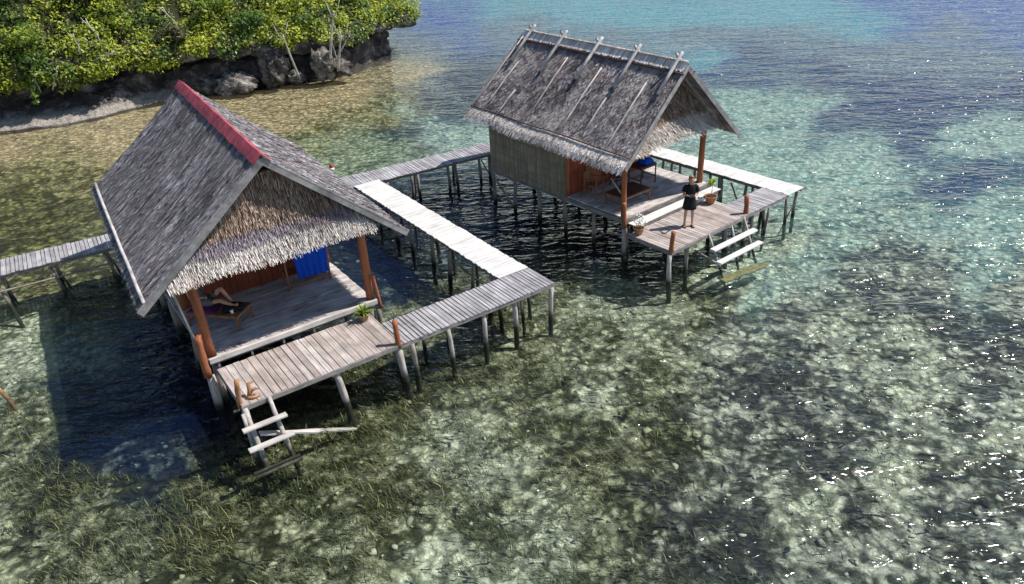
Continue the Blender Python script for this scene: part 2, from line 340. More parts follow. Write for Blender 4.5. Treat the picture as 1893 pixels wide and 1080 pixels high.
CTRL = [(-300,300,'S'),(0,270,'S'),(200,250,'S'),(400,210,'S'),(560,190,'S'),(650,165,'S'),(760,130,'S'),(-100,360,'O'),(100,330,'O'),(100,400,'o'),(-100,450,'o'),(30,440,'o'),
 (500,250,'S'),(600,250,'O'),(700,210,'O'),(650,290,'P'),(720,265,'P'),(560,300,'P'),(760,240,'K'),(800,220,'C'),(780,180,'O'),(800,150,'M'),(860,200,'K'),
 (40,620,'W'),(20,680,'W'),(100,660,'P'),(200,650,'P'),(180,560,'o'),(50,540,'o'),(130,740,'K'),(60,780,'G'),(250,700,'K'),(330,640,'K'),(350,760,'K'),(200,820,'K'),(100,900,'g'),(300,850,'K'),
 (200,960,'g'),(60,1040,'G'),(400,900,'g'),(400,1000,'g'),(550,900,'g'),(600,830,'g'),(550,1030,'G'),(700,800,'g'),(720,900,'G'),(700,1000,'G'),(820,1040,'W'),
 (750,720,'g'),(850,700,'g'),(850,800,'W'),(900,860,'W'),(800,900,'G'),(950,780,'G'),(900,960,'G'),(1000,1000,'W'),(1000,700,'g'),(1000,620,'G'),(1100,580,'W'),(1100,640,'G'),(1100,720,'W'),(1080,820,'g'),(1150,900,'g'),(1100,1000,'G'),
 (700,440,'K'),(760,500,'K'),(850,560,'g'),(950,420,'K'),(1050,480,'g'),(840,360,'K'),(1100,470,'K'),(740,400,'K'),(700,540,'K'),(760,600,'G'),
 (1200,600,'W'),(1200,700,'G'),(1250,800,'g'),(1250,950,'r'),(1300,560,'g'),(1350,500,'W'),(1400,520,'C'),(1350,640,'R'),(1400,700,'r'),(1350,800,'R'),(1350,900,'R'),(1400,1020,'r'),(1480,560,'R'),(1450,460,'W'),(1550,600,'W'),(1500,640,'r'),
 (1500,750,'r'),(1500,850,'r'),(1480,930,'W'),(1560,700,'R'),(1620,780,'R'),(1650,870,'W'),(1600,950,'r'),(1560,1040,'R'),(1700,1000,'R'),(1750,940,'r'),(1700,700,'W'),(1680,640,'W'),(1600,560,'r'),(1700,560,'r'),(1750,600,'r'),(1850,660,'r'),(1800,750,'R'),(1870,800,'W'),(1850,900,'R'),(1870,1040,'R'),
 (1500,480,'C'),(1600,470,'R'),(1700,480,'R'),(1800,520,'C'),(1870,560,'R'),(1450,380,'C'),(1550,420,'C'),(1700,420,'C'),(1820,440,'C'),(1420,300,'C'),(1360,200,'C'),(1400,330,'C'),
 (1450,180,'C'),(1520,200,'C'),(1600,260,'C'),(1550,300,'C'),(1650,340,'C'),(1750,350,'V'),(1820,320,'V'),(1700,240,'V'),(1620,220,'V'),(1800,260,'C'),(1870,260,'C'),(1860,380,'C'),(1600,230,'V'),
 (1350,140,'V'),(1400,100,'V'),(1500,140,'V'),(1600,160,'V'),(1700,180,'V'),(1800,200,'V'),(1870,170,'V'),(1600,100,'M'),(1450,70,'M'),(1300,70,'M'),(1700,110,'M'),(1820,130,'M'),(1320,115,'T'),
 (1150,60,'M'),(1000,40,'M'),(900,60,'M'),(850,90,'B'),(820,40,'B'),(780,20,'B'),(770,90,'M'),(900,20,'T'),(1000,10,'T'),(1100,20,'T'),(1200,30,'T'),(1300,30,'T'),(1400,30,'T'),(1500,40,'T'),(1600,50,'T'),(1500,15,'T'),
 (1700,50,'B'),(1800,60,'M'),(1870,60,'B'),(1750,10,'B'),(1870,10,'B'),(1620,5,'B'),(1300,-60,'B'),(900,-60,'B'),(1700,-60,'B'),(1000,-150,'B'),(1500,-150,'B'),(2100,100,'B'),(2200,400,'C'),(2200,800,'R'),(900,1300,'G'),(-300,800,'G'),(-300,600,'O'),(2000,1300,'R'),
 (850,140,'K'),(860,250,'C'),(880,170,'K')]
def zones(x, y, z):
    px, py = proj_px(x, y, z)
    w0 = fbm(px/80, py/32, 91, 4)-.5; w1 = fbm(px/80+50, py/32, 92, 4)-.5
    px = np.clip(px, -400, 2300)+w0*170; py = np.clip(py, -200, 1400)+w1*75*np.clip(py/300, .45, 1)
    ws2 = 0; acc = np.zeros(px.shape+(11,)); ws = np.zeros(px.shape)
    for cx, cy, k in CTRL:
        pale, dark, cov, mc, ma = ZN[k]
        sy = 1.0+1.6*max(0, 1-max(cy, 0)/500)
        d2 = ((px-cx)**2+((py-cy)*sy)**2)/(45.0**2)
        w = 1/(d2+.45)**2; ws += w
        acc[..., :7] += w[..., None]*np.array(pale+dark+(cov,))
        w = 1/(d2+1.8)**2; ws2 = ws2+w
        acc[..., 7:] += w[..., None]*np.array(mc+(ma,))
    acc[..., :7] /= ws[..., None]; acc[..., 7:] /= ws2[..., None]
    return acc
def fan(ne, na, rmin=1.5, rmax=2500, dense=56):
    """one radial sheet, finer in front of the viewer"""
    nc = int(na*.18)
    a1 = np.linspace(90-dense, 90+dense, na-nc, endpoint=False); a2 = np.linspace(90+dense, 450-dense, nc, endpoint=False)
    A = np.radians(np.concatenate([a1, a2]))
    r = np.concatenate([np.geomspace(rmin, 90, int(ne*.9), endpoint=False), np.geomspace(90, rmax, ne-int(ne*.9))])
    X = r[:, None]*np.cos(A)[None]; Y = r[:, None]*np.sin(A)[None]
    n = len(A); i, j = np.meshgrid(np.arange(len(r)-1), np.arange(n), indexing='ij')
    F = np.stack([i*n+j, i*n+(j+1) % n, (i+1)*n+(j+1) % n, (i+1)*n+j], -1).reshape(-1, 4)[:, ::-1]
    return X, Y, F, n
def bed_z(x, y):
    sd_ = shore_dist(x, y); r = np.hypot(x, y)
    z = np.maximum(-1.14-.05*sd_, -1.75)
    z = z-.035*np.clip(r-45, 0, 120)
    amp = np.clip(sd_/6, .15, 1)
    z = z+((fbm(x*.35, y*.35, 3, 3)-.5)*.35+(fbm(x*1.7, y*1.7, 5, 3)-.5)*.2)*amp*np.clip(1.5-r/80, .2, 1)
    return np.minimum(z, -1.16)
def put_attr(me, name, data, typ='FLOAT_COLOR'):
    at = me.attributes.new(name, typ, 'POINT')
    if typ == 'FLOAT_COLOR':
        d = np.ones((len(data), 4), np.float32); d[:, :3] = data; at.data.foreach_set('color', d.ravel())
    else: at.data.foreach_set('value', np.asarray(data, np.float32).ravel())
def seabed():
    X, Y, F, n = fan(430, 520); Z = bed_z(X, Y)
    V = np.stack([X.ravel(), Y.ravel(), Z.ravel()], 1); c = len(V)
    V = np.vstack([V, [[0, 0, -1.75]]])
    me = fast_mesh('seabed', V, F)
    a = zones(V[:, 0], V[:, 1], V[:, 2])
    put_attr(me, 'pale', a[:, :3]); put_attr(me, 'dark', a[:, 3:6]); put_attr(me, 'cover', a[:, 6], 'FLOAT')
    m, nt, b, out = new_mat('seabed_rubble_and_seagrass')
    ga = lambda k: N(nt, 'ShaderNodeAttribute', attribute_name=k)
    pos = nt.nodes.new('ShaderNodeNewGeometry').outputs['Position']
    wn_ = noise(nt, 1.6, 3, .6, pos); va = nt.nodes.new('ShaderNodeVectorMath'); va.operation = 'SCALE'; va.inputs[3].default_value = .5
    nt.links.new(wn_.outputs['Color'], va.inputs[0]); vb = nt.nodes.new('ShaderNodeVectorMath'); nt.links.new(va.outputs[0], vb.inputs[0]); nt.links.new(pos, vb.inputs[1]); wp = vb.outputs[0]
    n1 = noise(nt, 1.2, 12, .68, wp); n2 = noise(nt, .33, 5, .6, wp)
    v1 = nt.nodes.new('ShaderNodeTexVoronoi'); v1.inputs['Scale'].default_value = 2.6; nt.links.new(wp, v1.inputs[0])
    v2 = nt.nodes.new('ShaderNodeTexVoronoi'); v2.inputs['Scale'].default_value = 4.2; nt.links.new(wp, v2.inputs[0])
    def ma(op, a, b=None, c=None):
        q = nt.nodes.new('ShaderNodeMath'); q.operation = op
        for i, t in enumerate((a, b, c)):
            if t is None: continue
            if hasattr(t, 'links'): nt.links.new(t, q.inputs[i])
            else: q.inputs[i].default_value = t
        return q.outputs[0]
    s = ma('MULTIPLY_ADD', n1.outputs[0], 1.15, ma('MULTIPLY', n2.outputs[0], .40))
    s = ma('MULTIPLY_ADD', v1.outputs[0], .22, s)
    s = ma('MULTIPLY_ADD', v2.outputs[0], .14, s)          # ~ .95 mean
    thr = ma('MULTIPLY_ADD', ga('cover').outputs['Fac'], -.62, 1.29)   # more cover -> lower threshold
    e = ma('SUBTRACT', s, thr)
    f = nt.nodes.new('ShaderNodeMapRange'); f.interpolation_type = 'SMOOTHSTEP'; f.inputs[1].default_value = -.11; f.inputs[2].default_value = .11; nt.links.new(e, f.inputs[0])
    cc = mixc(nt, f.outputs[0], ga('pale').outputs['Color'], ga('dark').outputs['Color'])
    n3 = noise(nt, 11, 8, .78, wp); g = ramp(nt, [(.36, (.5,)*3), (.5, (.97,)*3), (.64, (1.5,)*3)], n3.outputs[0]).outputs[0]
    cc = mixc(nt, 1, cc, g, 'MULTIPLY')
    g2 = ramp(nt, [(.0, (1.2,)*3), (.35, (1,)*3), (.6, (.5,)*3)], v2.outputs[0]).outputs[0]; cc = mixc(nt, 1, cc, g2, 'MULTIPLY')
    sc_ = nt.nodes.new('ShaderNodeSeparateColor'); nt.links.new(v2.outputs['Color'], sc_.inputs[0])
    g3 = ramp(nt, [(0, (.55,)*3), (.45, (.97,)*3), (1, (1.25,)*3)], sc_.outputs[0]).outputs[0]; cc = mixc(nt, .75, cc, mixc(nt, 1, cc, g3, 'MULTIPLY'))
    v3 = nt.nodes.new('ShaderNodeTexVoronoi'); v3.inputs['Scale'].default_value = 14; nt.links.new(wp, v3.inputs[0]); s3 = nt.nodes.new('ShaderNodeSeparateColor'); nt.links.new(v3.outputs['Color'], s3.inputs[0])
    g4 = ramp(nt, [(0, (.72,)*3), (1, (1.22,)*3)], s3.outputs[1]).outputs[0]; cc = mixc(nt, 1, cc, g4, 'MULTIPLY')
    nt.links.new(cc, b.inputs['Base Color']); b.inputs['Roughness'].default_value = .95; b.inputs['Specular IOR Level'].default_value = .05
    bump(nt, n3.outputs[0], .8, .12, b, bump(nt, s, .7, .25, None))
    o = link_mesh('seabed', me, m, None, True); tag(o, kind='structure')
    return o
seabed()
def water():
    X, Y, F, n = fan(200, 240); V = np.stack([X.ravel(), Y.ravel(), np.full(X.size, -1.12)], 1)
    nv = len(V); V = np.vstack([V, [[0, 0, -1.12]]])
    me = fast_mesh('sea', V, F)
    a = zones(V[:, 0], V[:, 1], V[:, 2]); put_attr(me, 'murk', a[:, 7:10]); put_attr(me, 'amount', a[:, 10], 'FLOAT')
    m, nt, b, out = new_mat('sea_water'); nt.nodes.remove(b)
    pos = nt.nodes.new('ShaderNodeNewGeometry').outputs['Position']
    mp = nt.nodes.new('ShaderNodeMapping'); mp.vector_type = 'POINT'; mp.inputs['Rotation'].default_value = (0, 0, R(18)); mp.inputs['Scale'].default_value = (.42, 1, 1)
    nt.links.new(pos, mp.inputs[0])
    w1 = noise(nt, 2.4, 2, .5, mp.outputs[0], dist=.8); w2 = noise(nt, .75, 2, .5, mp.outputs[0]); w3 = noise(nt, 6.5, 1, .5, mp.outputs[0], dist=.5)
    b2 = bump(nt, w2.outputs[0], 1, .24, None); b1 = bump(nt, w1.outputs[0], 1, .135, None, b2); b3 = bump(nt, w3.outputs[0], 1, .055, None, b1)
    fr = nt.nodes.new('ShaderNodeFresnel'); fr.inputs[0].default_value = 1.33; nt.links.new(b3, fr.inputs[1])
    gl = nt.nodes.new('ShaderNodeBsdfGlossy'); gl.inputs['Roughness'].default_value = .13; nt.links.new(b3, gl.inputs['Normal'])
    tr = nt.nodes.new('ShaderNodeBsdfTransparent'); tr.inputs[0].default_value = (.90, .945, .925, 1)
    df = nt.nodes.new('ShaderNodeBsdfDiffuse'); nt.links.new(N(nt, 'ShaderNodeAttribute', attribute_name='murk').outputs['Color'], df.inputs[0]); nt.links.new(b3, df.inputs['Normal'])
    m1 = nt.nodes.new('ShaderNodeMixShader'); nt.links.new(N(nt, 'ShaderNodeAttribute', attribute_name='amount').outputs['Fac'], m1.inputs[0])
    nt.links.new(tr.outputs[0], m1.inputs[1]); nt.links.new(df.outputs[0], m1.inputs[2])
    m2 = nt.nodes.new('ShaderNodeMixShader'); nt.links.new(fr.outputs[0], m2.inputs[0]); nt.links.new(m1.outputs[0], m2.inputs[1]); nt.links.new(gl.outputs[0], m2.inputs[2])
    nt.links.new(m2.outputs[0], out.inputs[0])
    o = link_mesh('sea', me, m, None, True); tag(o, kind='structure')
water()

# ------------------------------------------------------------ seagrass and rubble
def seagrass():
    n = 300000
    r = np.sqrt(rng.uniform(3**2, 27**2, n)); a = np.radians(rng.uniform(48, 140, n)); x = r*np.cos(a); y = r*np.sin(a)
    keep = rng.uniform(0, 1, n) < np.clip(1.6-r/20, .12, 1); x, y = x[keep], y[keep]
    z = bed_z(x, y); zo = zones(x, y, z)
    px, py = proj_px(x, y, z)
    pat = fbm(x*.9, y*.9, 11, 3)
    left = np.clip((1450-px)/500, .15, 1)
    keep = (zo[:, 0] > .27) & (pat > .62-.42*zo[:, 6]) & (rng.uniform(0, 1, len(x)) < (zo[:, 6]*1.0*left)) & (px > -200) & (px < 2100) & (py < 1300) & (py > 250)
    x, y, z = x[keep], y[keep], z[keep]; n = len(x)
    h = rng.uniform(.05, .17, n)*np.where(rng.uniform(0, 1, n) < .06, 1.8, 1); h = np.minimum(h, -1.2-z)
    az = rng.normal(2.6, .8, n); wd = rng.uniform(.004, .010, n)
    pa = rng.uniform(0, np.pi, n); wx, wy = np.cos(pa)*wd, np.sin(pa)*wd
    V = np.zeros((n, 3, 2, 3)); 
    for k, (t, ln, ws) in enumerate(((0, 0, 1), (.55, .4, .9), (.85, 1.1, .35))):
        cx = x+np.cos(az)*ln*h; cy = y+np.sin(az)*ln*h; cz = z+h*t
        V[:, k, 0] = np.stack([cx-wx*ws, cy-wy*ws, cz], 1); V[:, k, 1] = np.stack([cx+wx*ws, cy+wy*ws, cz], 1)
    b = np.arange(n)*6
    F = np.concatenate([np.stack([b, b+1, b+3, b+2], 1), np.stack([b+2, b+3, b+5, b+4], 1)])
    o = link_mesh('seagrass', fast_mesh('seagrass', V.reshape(-1, 3), F), M['blade'])
    tag(o, 'olive seagrass blades growing over the shallow sea bottom', 'seagrass', kind='stuff')
seagrass()
def ico(sub=1):
    import bmesh
    bm = bmesh.new(); bmesh.ops.create_icosphere(bm, subdivisions=sub, radius=1)
    V = np.array([v.co[:] for v in bm.verts]); F = np.array([[v.index for v in f.verts] for f in bm.faces]); bm.free(); return V, F
def rubble():
    iv, jf = ico(1); n = 5000
    r = np.sqrt(rng.uniform(4**2, 30**2, n)); a = np.radians(rng.uniform(48, 140, n)); x = r*np.cos(a); y = r*np.sin(a); z = bed_z(x, y)
    zo = zones(x, y, z); keep = rng.uniform(0, 1, n) < (1.05-zo[:, 6]); x, y, z, zo = x[keep], y[keep], z[keep], zo[keep]; n = len(x)
    s = rng.lognormal(-3.0, .45, n).clip(.02, .13)
    V = iv[None]*rng.uniform(.45, 1.4, (n, len(iv), 1))*s[:, None, None]*np.array([1, 1, .4])*rng.uniform(.6, 1.3, (n, 1, 3))
    V = V+np.stack([x, y, z+.01], 1)[:, None]
    F = (jf[None]+(np.arange(n)*len(iv))[:, None, None]).reshape(-1, 3)
    me = fast_mesh('coral_rubble', V.reshape(-1, 3), F)
    put_attr(me, 'pale', np.repeat(zo[:, :3], len(iv), 0))
    m, nt, b, out = new_mat('coral_rubble'); g = nt.nodes.new('ShaderNodeNewGeometry')
    f = ramp(nt, [(0, (.2,)*3), (.6, (.6,)*3), (1, (.95,)*3)], g.outputs['Random Per Island']).outputs[0]
    nt.links.new(mixc(nt, 1, N(nt, 'ShaderNodeAttribute', attribute_name='pale').outputs['Color'], f, 'MULTIPLY'), b.inputs['Base Color']); b.inputs['Roughness'].default_value = .95
    o = link_mesh('coral_rubble', me, m, None, True); tag(o, 'pale lumps of coral rubble lying among the seagrass', 'coral rubble', kind='stuff')
rubble()

# ------------------------------------------------------------ island
cumL = [0]
for a, b in zip(SH[:-1], SH[1:]): cumL.append(cumL[-1]+(b-a).length)
def shore_pt(l):
    l = min(max(l, 0), cumL[-1]-1e-4)
    for i in range(len(SH)-1):
        if cumL[i+1] >= l:
            p = SH[i].lerp(SH[i+1], (l-cumL[i])/(cumL[i+1]-cumL[i])); return p
ISC_X = tipp.x-9
def inland(l):
    p = shore_pt(l); t_ = min(max((l-cumL[10])/(cumL[13]-cumL[10]), 0), 1); c = Vector((min(p.x, ISC_X)-6*t_*t_, tipp.y+17-11*t_*t_, 0)) if l > cumL[6] else Vector((p.x+3, p.y+20, 0))
    d = Vector((c.x-p.x, c.y-p.y, 0)); L = d.length; return p, d/L, L
PROF = [(-3.0, -2.4), (-1.2, -1.9), (-.2, -1.2), (.35, -1.0), (.9, -.78), (1.5, -.5), (2.3, -.15), (2.8, .3), (2.6, .7), (1.6, .9), (.4, 1.0), (-.6, 1.1), (-.95, 1.4), (-.7, 1.9), (.2, 2.4), (.9, 3.0), (2.2, 4.0), (4, 5.2), (6.5, 6.6), (10, 8), (15, 9), (20, 9)]
BX0 = SH[6].x
def surf(l, k, dd=None):
    """k: float index into the profile"""
    p, d, L = inland(l)
    i = min(int(k), len(PROF)-2); t = k-i
    o = PROF[i][0]*(1-t)+PROF[i+1][0]*t; z = PROF[i][1]*(1-t)+PROF[i+1][1]*t
    nz = vnoise(np.array(l*.35), np.array(3.3), 41); nz2 = vnoise(np.array(l*.9), np.array(7.3), 42)
    pxx = p.x
    tipf = max(0, 1-(cumL[13]+1-l)/7) if l < cumL[14] else 1           # towards the tip the ledge sticks further out
    bf = min(max((p.x-BX0)/2.5, 0), 1)
    if 2 < k < 7: o = o*(1-bf)+bf*min(o, .1+.35*(k-2)/5)
    if 2 < k < 7: o -= (1-bf)*1.1
    if 6 <= k:
        o += float(nz-.5)*1.3; z += float(nz2-.5)*.6
    if k >= 9: z -= .4*bf
    if 9 <= k <= 15: o -= .8*min(tipf, 1)+.15*max(0, 1-abs(l-cumL[13])/3.0)
    if k >= 15: z = 2.4+(z-2.4)*(1-.25*min(tipf, 1))
    o = min(o, L)
    q = p+d*o; return Vector((q.x, q.y, z))
def island():
    ls = np.arange(0, cumL[-1], .28); ks = np.concatenate([np.arange(0, 15, .33), np.arange(15, len(PROF)-1, .5), [len(PROF)-1]])
    V = np.array([[surf(l, k)[:] for k in ks] for l in ls]); nl, nk = V.shape[:2]
    # rocky displacement
    a = V.reshape(-1, 3); f = lambda s, sd: (fbm(a[:, 0]*s+a[:, 2]*.7*s, a[:, 1]*s-a[:, 2]*1.1*s, sd, 4, .6)-.5)
    amp = np.clip((a[:, 2]+1.3)/.6, .15, 1)
    a[:, 0] += f(1.3, 61)*.9*amp; a[:, 1] += f(1.3, 71)*1.1*amp; a[:, 2] += f(1.6, 81)*.5*amp
    i, j = np.meshgrid(np.arange(nl-1), np.arange(nk-1), indexing='ij')
    F = np.stack([i*nk+j, (i+1)*nk+j, (i+1)*nk+j+1, i*nk+j+1], -1).reshape(-1, 4)
    m, nt, b, out = new_mat('island_rock')
    g = nt.nodes.new('ShaderNodeNewGeometry'); sp = nt.nodes.new('ShaderNodeSeparateXYZ'); nt.links.new(g.outputs['Position'], sp.inputs[0])
    n = noise(nt, 1.2, 9, .7, g.outputs['Position']); c = ramp(nt, [(.3, (.035, .03, .027)), (.5, (.07, .06, .055)), (.66, (.26, .24, .225)), (.75, (.4, .38, .36))], n.outputs[0]).outputs[0]
    v = nt.nodes.new('ShaderNodeTexVoronoi'); v.inputs['Scale'].default_value = 3.2; nt.links.new(g.outputs['Position'], v.inputs[0])
    n5 = noise(nt, 14, 5, .7, g.outputs['Position']); peb = ramp(nt, [(.35, (.17, .14, .115)), (.55, (.33, .30, .265)), (.7, (.55, .52, .48))], n5.outputs[0]).outputs[0]
    zz = nt.nodes.new('ShaderNodeMath'); zz.operation = 'MULTIPLY_ADD'; nt.links.new(n.outputs[0], zz.inputs[0]); zz.inputs[1].default_value = .7; nt.links.new(sp.outputs[2], zz.inputs[2])
    mr = nt.nodes.new('ShaderNodeMapRange'); mr.inputs[1].default_value = -.45; mr.inputs[2].default_value = -.25; nt.links.new(zz.outputs[0], mr.inputs[0])
    xr = nt.nodes.new('ShaderNodeMapRange'); xr.inputs[1].default_value = BX0+.5; xr.inputs[2].default_value = BX0+2.5; nt.links.new(sp.outputs[0], xr.inputs[0])
    mxx = nt.nodes.new('ShaderNodeMath'); mxx.operation = 'MAXIMUM'; nt.links.new(mr.outputs[0], mxx.inputs[0]); nt.links.new(xr.outputs[0], mxx.inputs[1])
    c = mixc(nt, mxx.outputs[0], peb, c)
    lr = nt.nodes.new('ShaderNodeMapRange'); lr.inputs[1].default_value = 2.3; lr.inputs[2].default_value = 3.0; nt.links.new(zz.outputs[0], lr.inputs[0])
    c = mixc(nt, lr.outputs[0], c, (.03, .033, .014))
    nt.links.new(c, b.inputs['Base Color']); b.inputs['Roughness'].default_value = .95; b.inputs['Specular IOR Level'].default_value = .15
    bump(nt, n.outputs[0], 1, .35, b, bump(nt, v.outputs[0], .7, .12, None))
    o = link_mesh('island', fast_mesh('island', a, F), m, None, True); tag(o, kind='structure')
island()
def leaf_cloud(cent, rad, per, size, seed, squash=.8):
    """many small folded leaves around cluster centres -> verts, faces"""
    g = np.random.default_rng(seed); cent = np.asarray(cent, float); rad = np.asarray(rad, float)
    n = len(cent)*per; c = np.repeat(cent, per, 0); rr = np.repeat(rad, per)
    d = g.normal(size=(n, 3)); d /= np.linalg.norm(d, axis=1)[:, None]
    p = c+d*(rr*g.uniform(.35, 1.05, n)**.6)[:, None]*np.array([1, 1, squash])
    nr = d*.7+g.normal(size=(n, 3))*.5+np.array([.25, -.1, .75]); nr /= np.linalg.norm(nr, axis=1)[:, None]
    t = np.cross(nr, g.normal(size=(n, 3))); t /= np.linalg.norm(t, axis=1)[:, None]; b = np.cross(nr, t)
    s = (size*g.uniform(.6, 1.35, n))[:, None]
    V = np.stack([p-t*s, p+b*s*.45-nr*s*.1, p+t*s, p-b*s*.45-nr*s*.1], 1)
    F = np.arange(n*4).reshape(n, 4); return V.reshape(-1, 3), F
L0, L1 = cumL[1]-2, cumL[14]+6
KI = [i for i, p in enumerate(PROF)]
def shrubbery():
    for nm, mt, cnt, sd in (('green', M['leafG'], 620, 1), ('yellow', M['leafY'], 560, 2), ('dark', M['leafD'], 420, 3)):
        pass
    pts = []; g = random.Random(5)
    for i in range(2900):
        l = g.uniform(L0, L1); lf = min(max((SH[7].x+1-shore_pt(l).x)/4, 0), 1); k = 11.9-.9*lf+8.9*g.random()**1.1
        p = surf(l, k); h = float(fbm(np.array(l*.28), np.array(k*.5), 77, 3))
        p = p+Vector((0, 0, .1+max(0, (h-.38))*3.4*g.random()+.0)); 
        if k < 12.6: p.z -= .35*lf*g.random()+.05
        if float(vnoise(np.array(l*1.1), np.array(k*2.1), 123)) < .24: continue
        pts.append((p, g.uniform(.3, .72), h, l, k))
    obs = []
    a = [q for q in pts]
    V, F = leaf_cloud([q[0][:] for q in a], [q[1] for q in a], 46, .105, 9)
    m, nt, b, out = new_mat('mixed_shrub_leaves')
    gg = nt.nodes.new('ShaderNodeNewGeometry')
    w = noise(nt, .42, 4, .65, world_space=True)
    ry = ramp(nt, [(0, (.10, .14, .012)), (.4, (.28, .33, .022)), (.8, (.46, .50, .03)), (1, (.62, .62, .08))], gg.outputs['Random Per Island']).outputs[0]
    rg = ramp(nt, [(0, (.025, .06, .01)), (.5, (.08, .155, .022)), (1, (.2, .28, .045))], gg.outputs['Random Per Island']).outputs[0]
    rb = ramp(nt, [(0, (.05, .04, .025)), (.5, (.12, .115, .05)), (1, (.25, .22, .14))], gg.outputs['Random Per Island']).outputs[0]
    f = ramp(nt, [(.44, (0, 0, 0)), (.55, (1, 1, 1))], w.outputs[0]).outputs[0]; c = mixc(nt, f, rg, ry)
    w2 = noise(nt, .8, 3, .6, world_space=True); f2 = ramp(nt, [(.6, (0, 0, 0)), (.66, (.8, .8, .8))], w2.outputs[0]).outputs[0]; c = mixc(nt, f2, c, rb)
    nt.links.new(c, b.inputs['Base Color']); b.inputs['Roughness'].default_value = .5
    t = nt.nodes.new('ShaderNodeBsdfTranslucent'); nt.links.new(c, t.inputs[0]); mx = nt.nodes.new('ShaderNodeMixShader'); mx.inputs[0].default_value = .38
    nt.links.new(b.outputs[0], mx.inputs[1]); nt.links.new(t.outputs[0], mx.inputs[2]); nt.links.new(mx.outputs[0], out.inputs[0])
    o = link_mesh('cliff_shrubbery', fast_mesh('cliff_shrubbery', V, F), m)
    tag(o, 'dense mixed green shrubs covering the limestone cliff top', 'shrubbery', kind='stuff')
shrubbery()
def shrub(name, loc, rad, mat, seed, label, cat='shrub', nclump=16, per=80, size=.1, trunk=True, group=None, squash=.75, drop=0):
    g = random.Random(seed); e = empty(name, loc, 0, label, cat, group)
    cs = []; rs = []
    for i in range(nclump):
        a = g.uniform(0, 6.28); q = rad*g.uniform(.15, .85); z = rad*(.35+g.uniform(0, .75)*squash)*(1-.3*(q/rad))-drop*q
        cs.append((math.cos(a)*q, math.sin(a)*q, z)); rs.append(rad*g.uniform(.22, .4))
    V, F = leaf_cloud(cs, rs, per, size, seed)
    link_mesh('crown', fast_mesh('crown', V, F), mat, e)
    b = MB()
    for c in cs[:10]:
        m = Vector(c)*.5+Vector((g.uniform(-.1, .1), g.uniform(-.1, .1), 0))
        b.tube([(0, 0, -.3), m, c], [.05, .035, .012], 5)
    b.tube([(0, 0, -.6), (0, .02, 0), (.03, 0, rad*.5)], [.09, .07, .03], 6)
    b.build('trunk', M['twig'], e, True)
    return e
def surf_px(px, k):     # shore parameter whose surface point falls nearest a photo column
    best = None
    for l in np.arange(L0, L1, .4):
        p = surf(l, k); x, y = proj_px(np.array(p.x), np.array(p.y), np.array(p.z))
        if best is None or abs(x-px) < best[0]: best = (abs(x-px), l)
    return best[1]
SHR = [(45, 14.2, 1.5, 'leafY', 'yellow green shrub at the far left of the cliff top'),
 (70, 12.6, .95, 'leafG', 'leafy shrub drooping over the rock edge at the far left'),
 (160, 16.4, 1.3, 'leafG', 'mid green shrub high on the cliff left of the red ridged roof'),
 (215, 14.0, 1.2, 'leafY', 'bright yellow green shrub in front of the dark gap in the cliff scrub'),
 (300, 16.6, 1.5, 'leafG', 'green rounded shrub straight above the red ridge cap'),
 (320, 13.4, 1.1, 'leafB', 'dry olive shrub hanging at the cliff edge behind the red ridge cap'),
 (395, 15.2, 1.3, 'leafY', 'lime green shrub on the cliff above the large low rock'),
 (470, 14.0, 1.25, 'leafG', 'mid green shrub hanging over the pale rock face'),
 (520, 16.0, 1.2, 'leafY', 'yellow green shrub behind the leaning pale trunk'),
 (585, 14.4, 1.0, 'leafG', 'green shrub just left of the tall bare trunk'),
 (640, 15.0, 1.1, 'leafY', 'pale green shrub around the top of the bare trunks'),
 (690, 15.2, 1.1, 'leafY', 'golden green shrub at the tip of the headland'),
 (735, 14.2, .7, 'leafG', 'small green shrub on the outermost rock ledge'),
 (120, 18.2, 1.7, 'leafD', 'dark green tree crown at the top left of the cliff')]
for i, (px, k, r_, mt, lb) in enumerate(SHR):
    p = surf(surf_px(px, k), k); shrub('shrub', p, r_, M[mt], 100+i, lb)
def blob(name, loc, dim, mat, seed, label, parent=None, cat='rock', rough=.35, sub=4):
    iv, jf = ico(sub); d = iv.copy(); s = seed*3.7
    f = (fbm(d[:, 0]*2.2+s+d[:, 2]*1.9, d[:, 1]*2.2-s+d[:, 2]*1.3, seed, 5, .72)-.5)
    d = d*(1+f[:, None]*2*rough+.0)
    d = d*np.array(dim)
    o = link_mesh(name, fast_mesh(name, d, jf), mat, parent, True); o.location = loc; tag(o, label, cat)
    return o
ROCKW = [170, 160, 154, 152, 146, 172]
for i, (px, py, zz, dm, mt, lb) in enumerate([
  (438, 156, -1.0, (1.15, .8, .6), 'rockpale', 'long low pitted rock at the water edge right of the red ridged roof'),
  (505, 128, -.5, (.8, .7, 1.1), 'rock', 'tall dark craggy rock under the overhang beside the leaning trunk'),
  (546, 145, -1.0, (.5, .4, .42), 'rockpale', 'small rounded rock at the foot of the leaning trunk'),
  (596, 122, -.6, (.62, .55, .95), 'rockpale', 'pale stacked rock standing at the foot of the tall bare trunk'),
  (628, 126, -.9, (.75, .5, .5), 'rock', 'dark low rock with flat top right of the pale stacked rock'),
  (385, 160, -.9, (.8, .6, .5), 'rock', 'brown broken rock left of the long low pitted rock')]):
    p = at_depth(px, py, unproj(px, ROCKW[i], -1.1).y+dm[1]*.3); zz = p.z
    blob('rock', p, dm, M[mt], 20+i, lb, rough=.95)
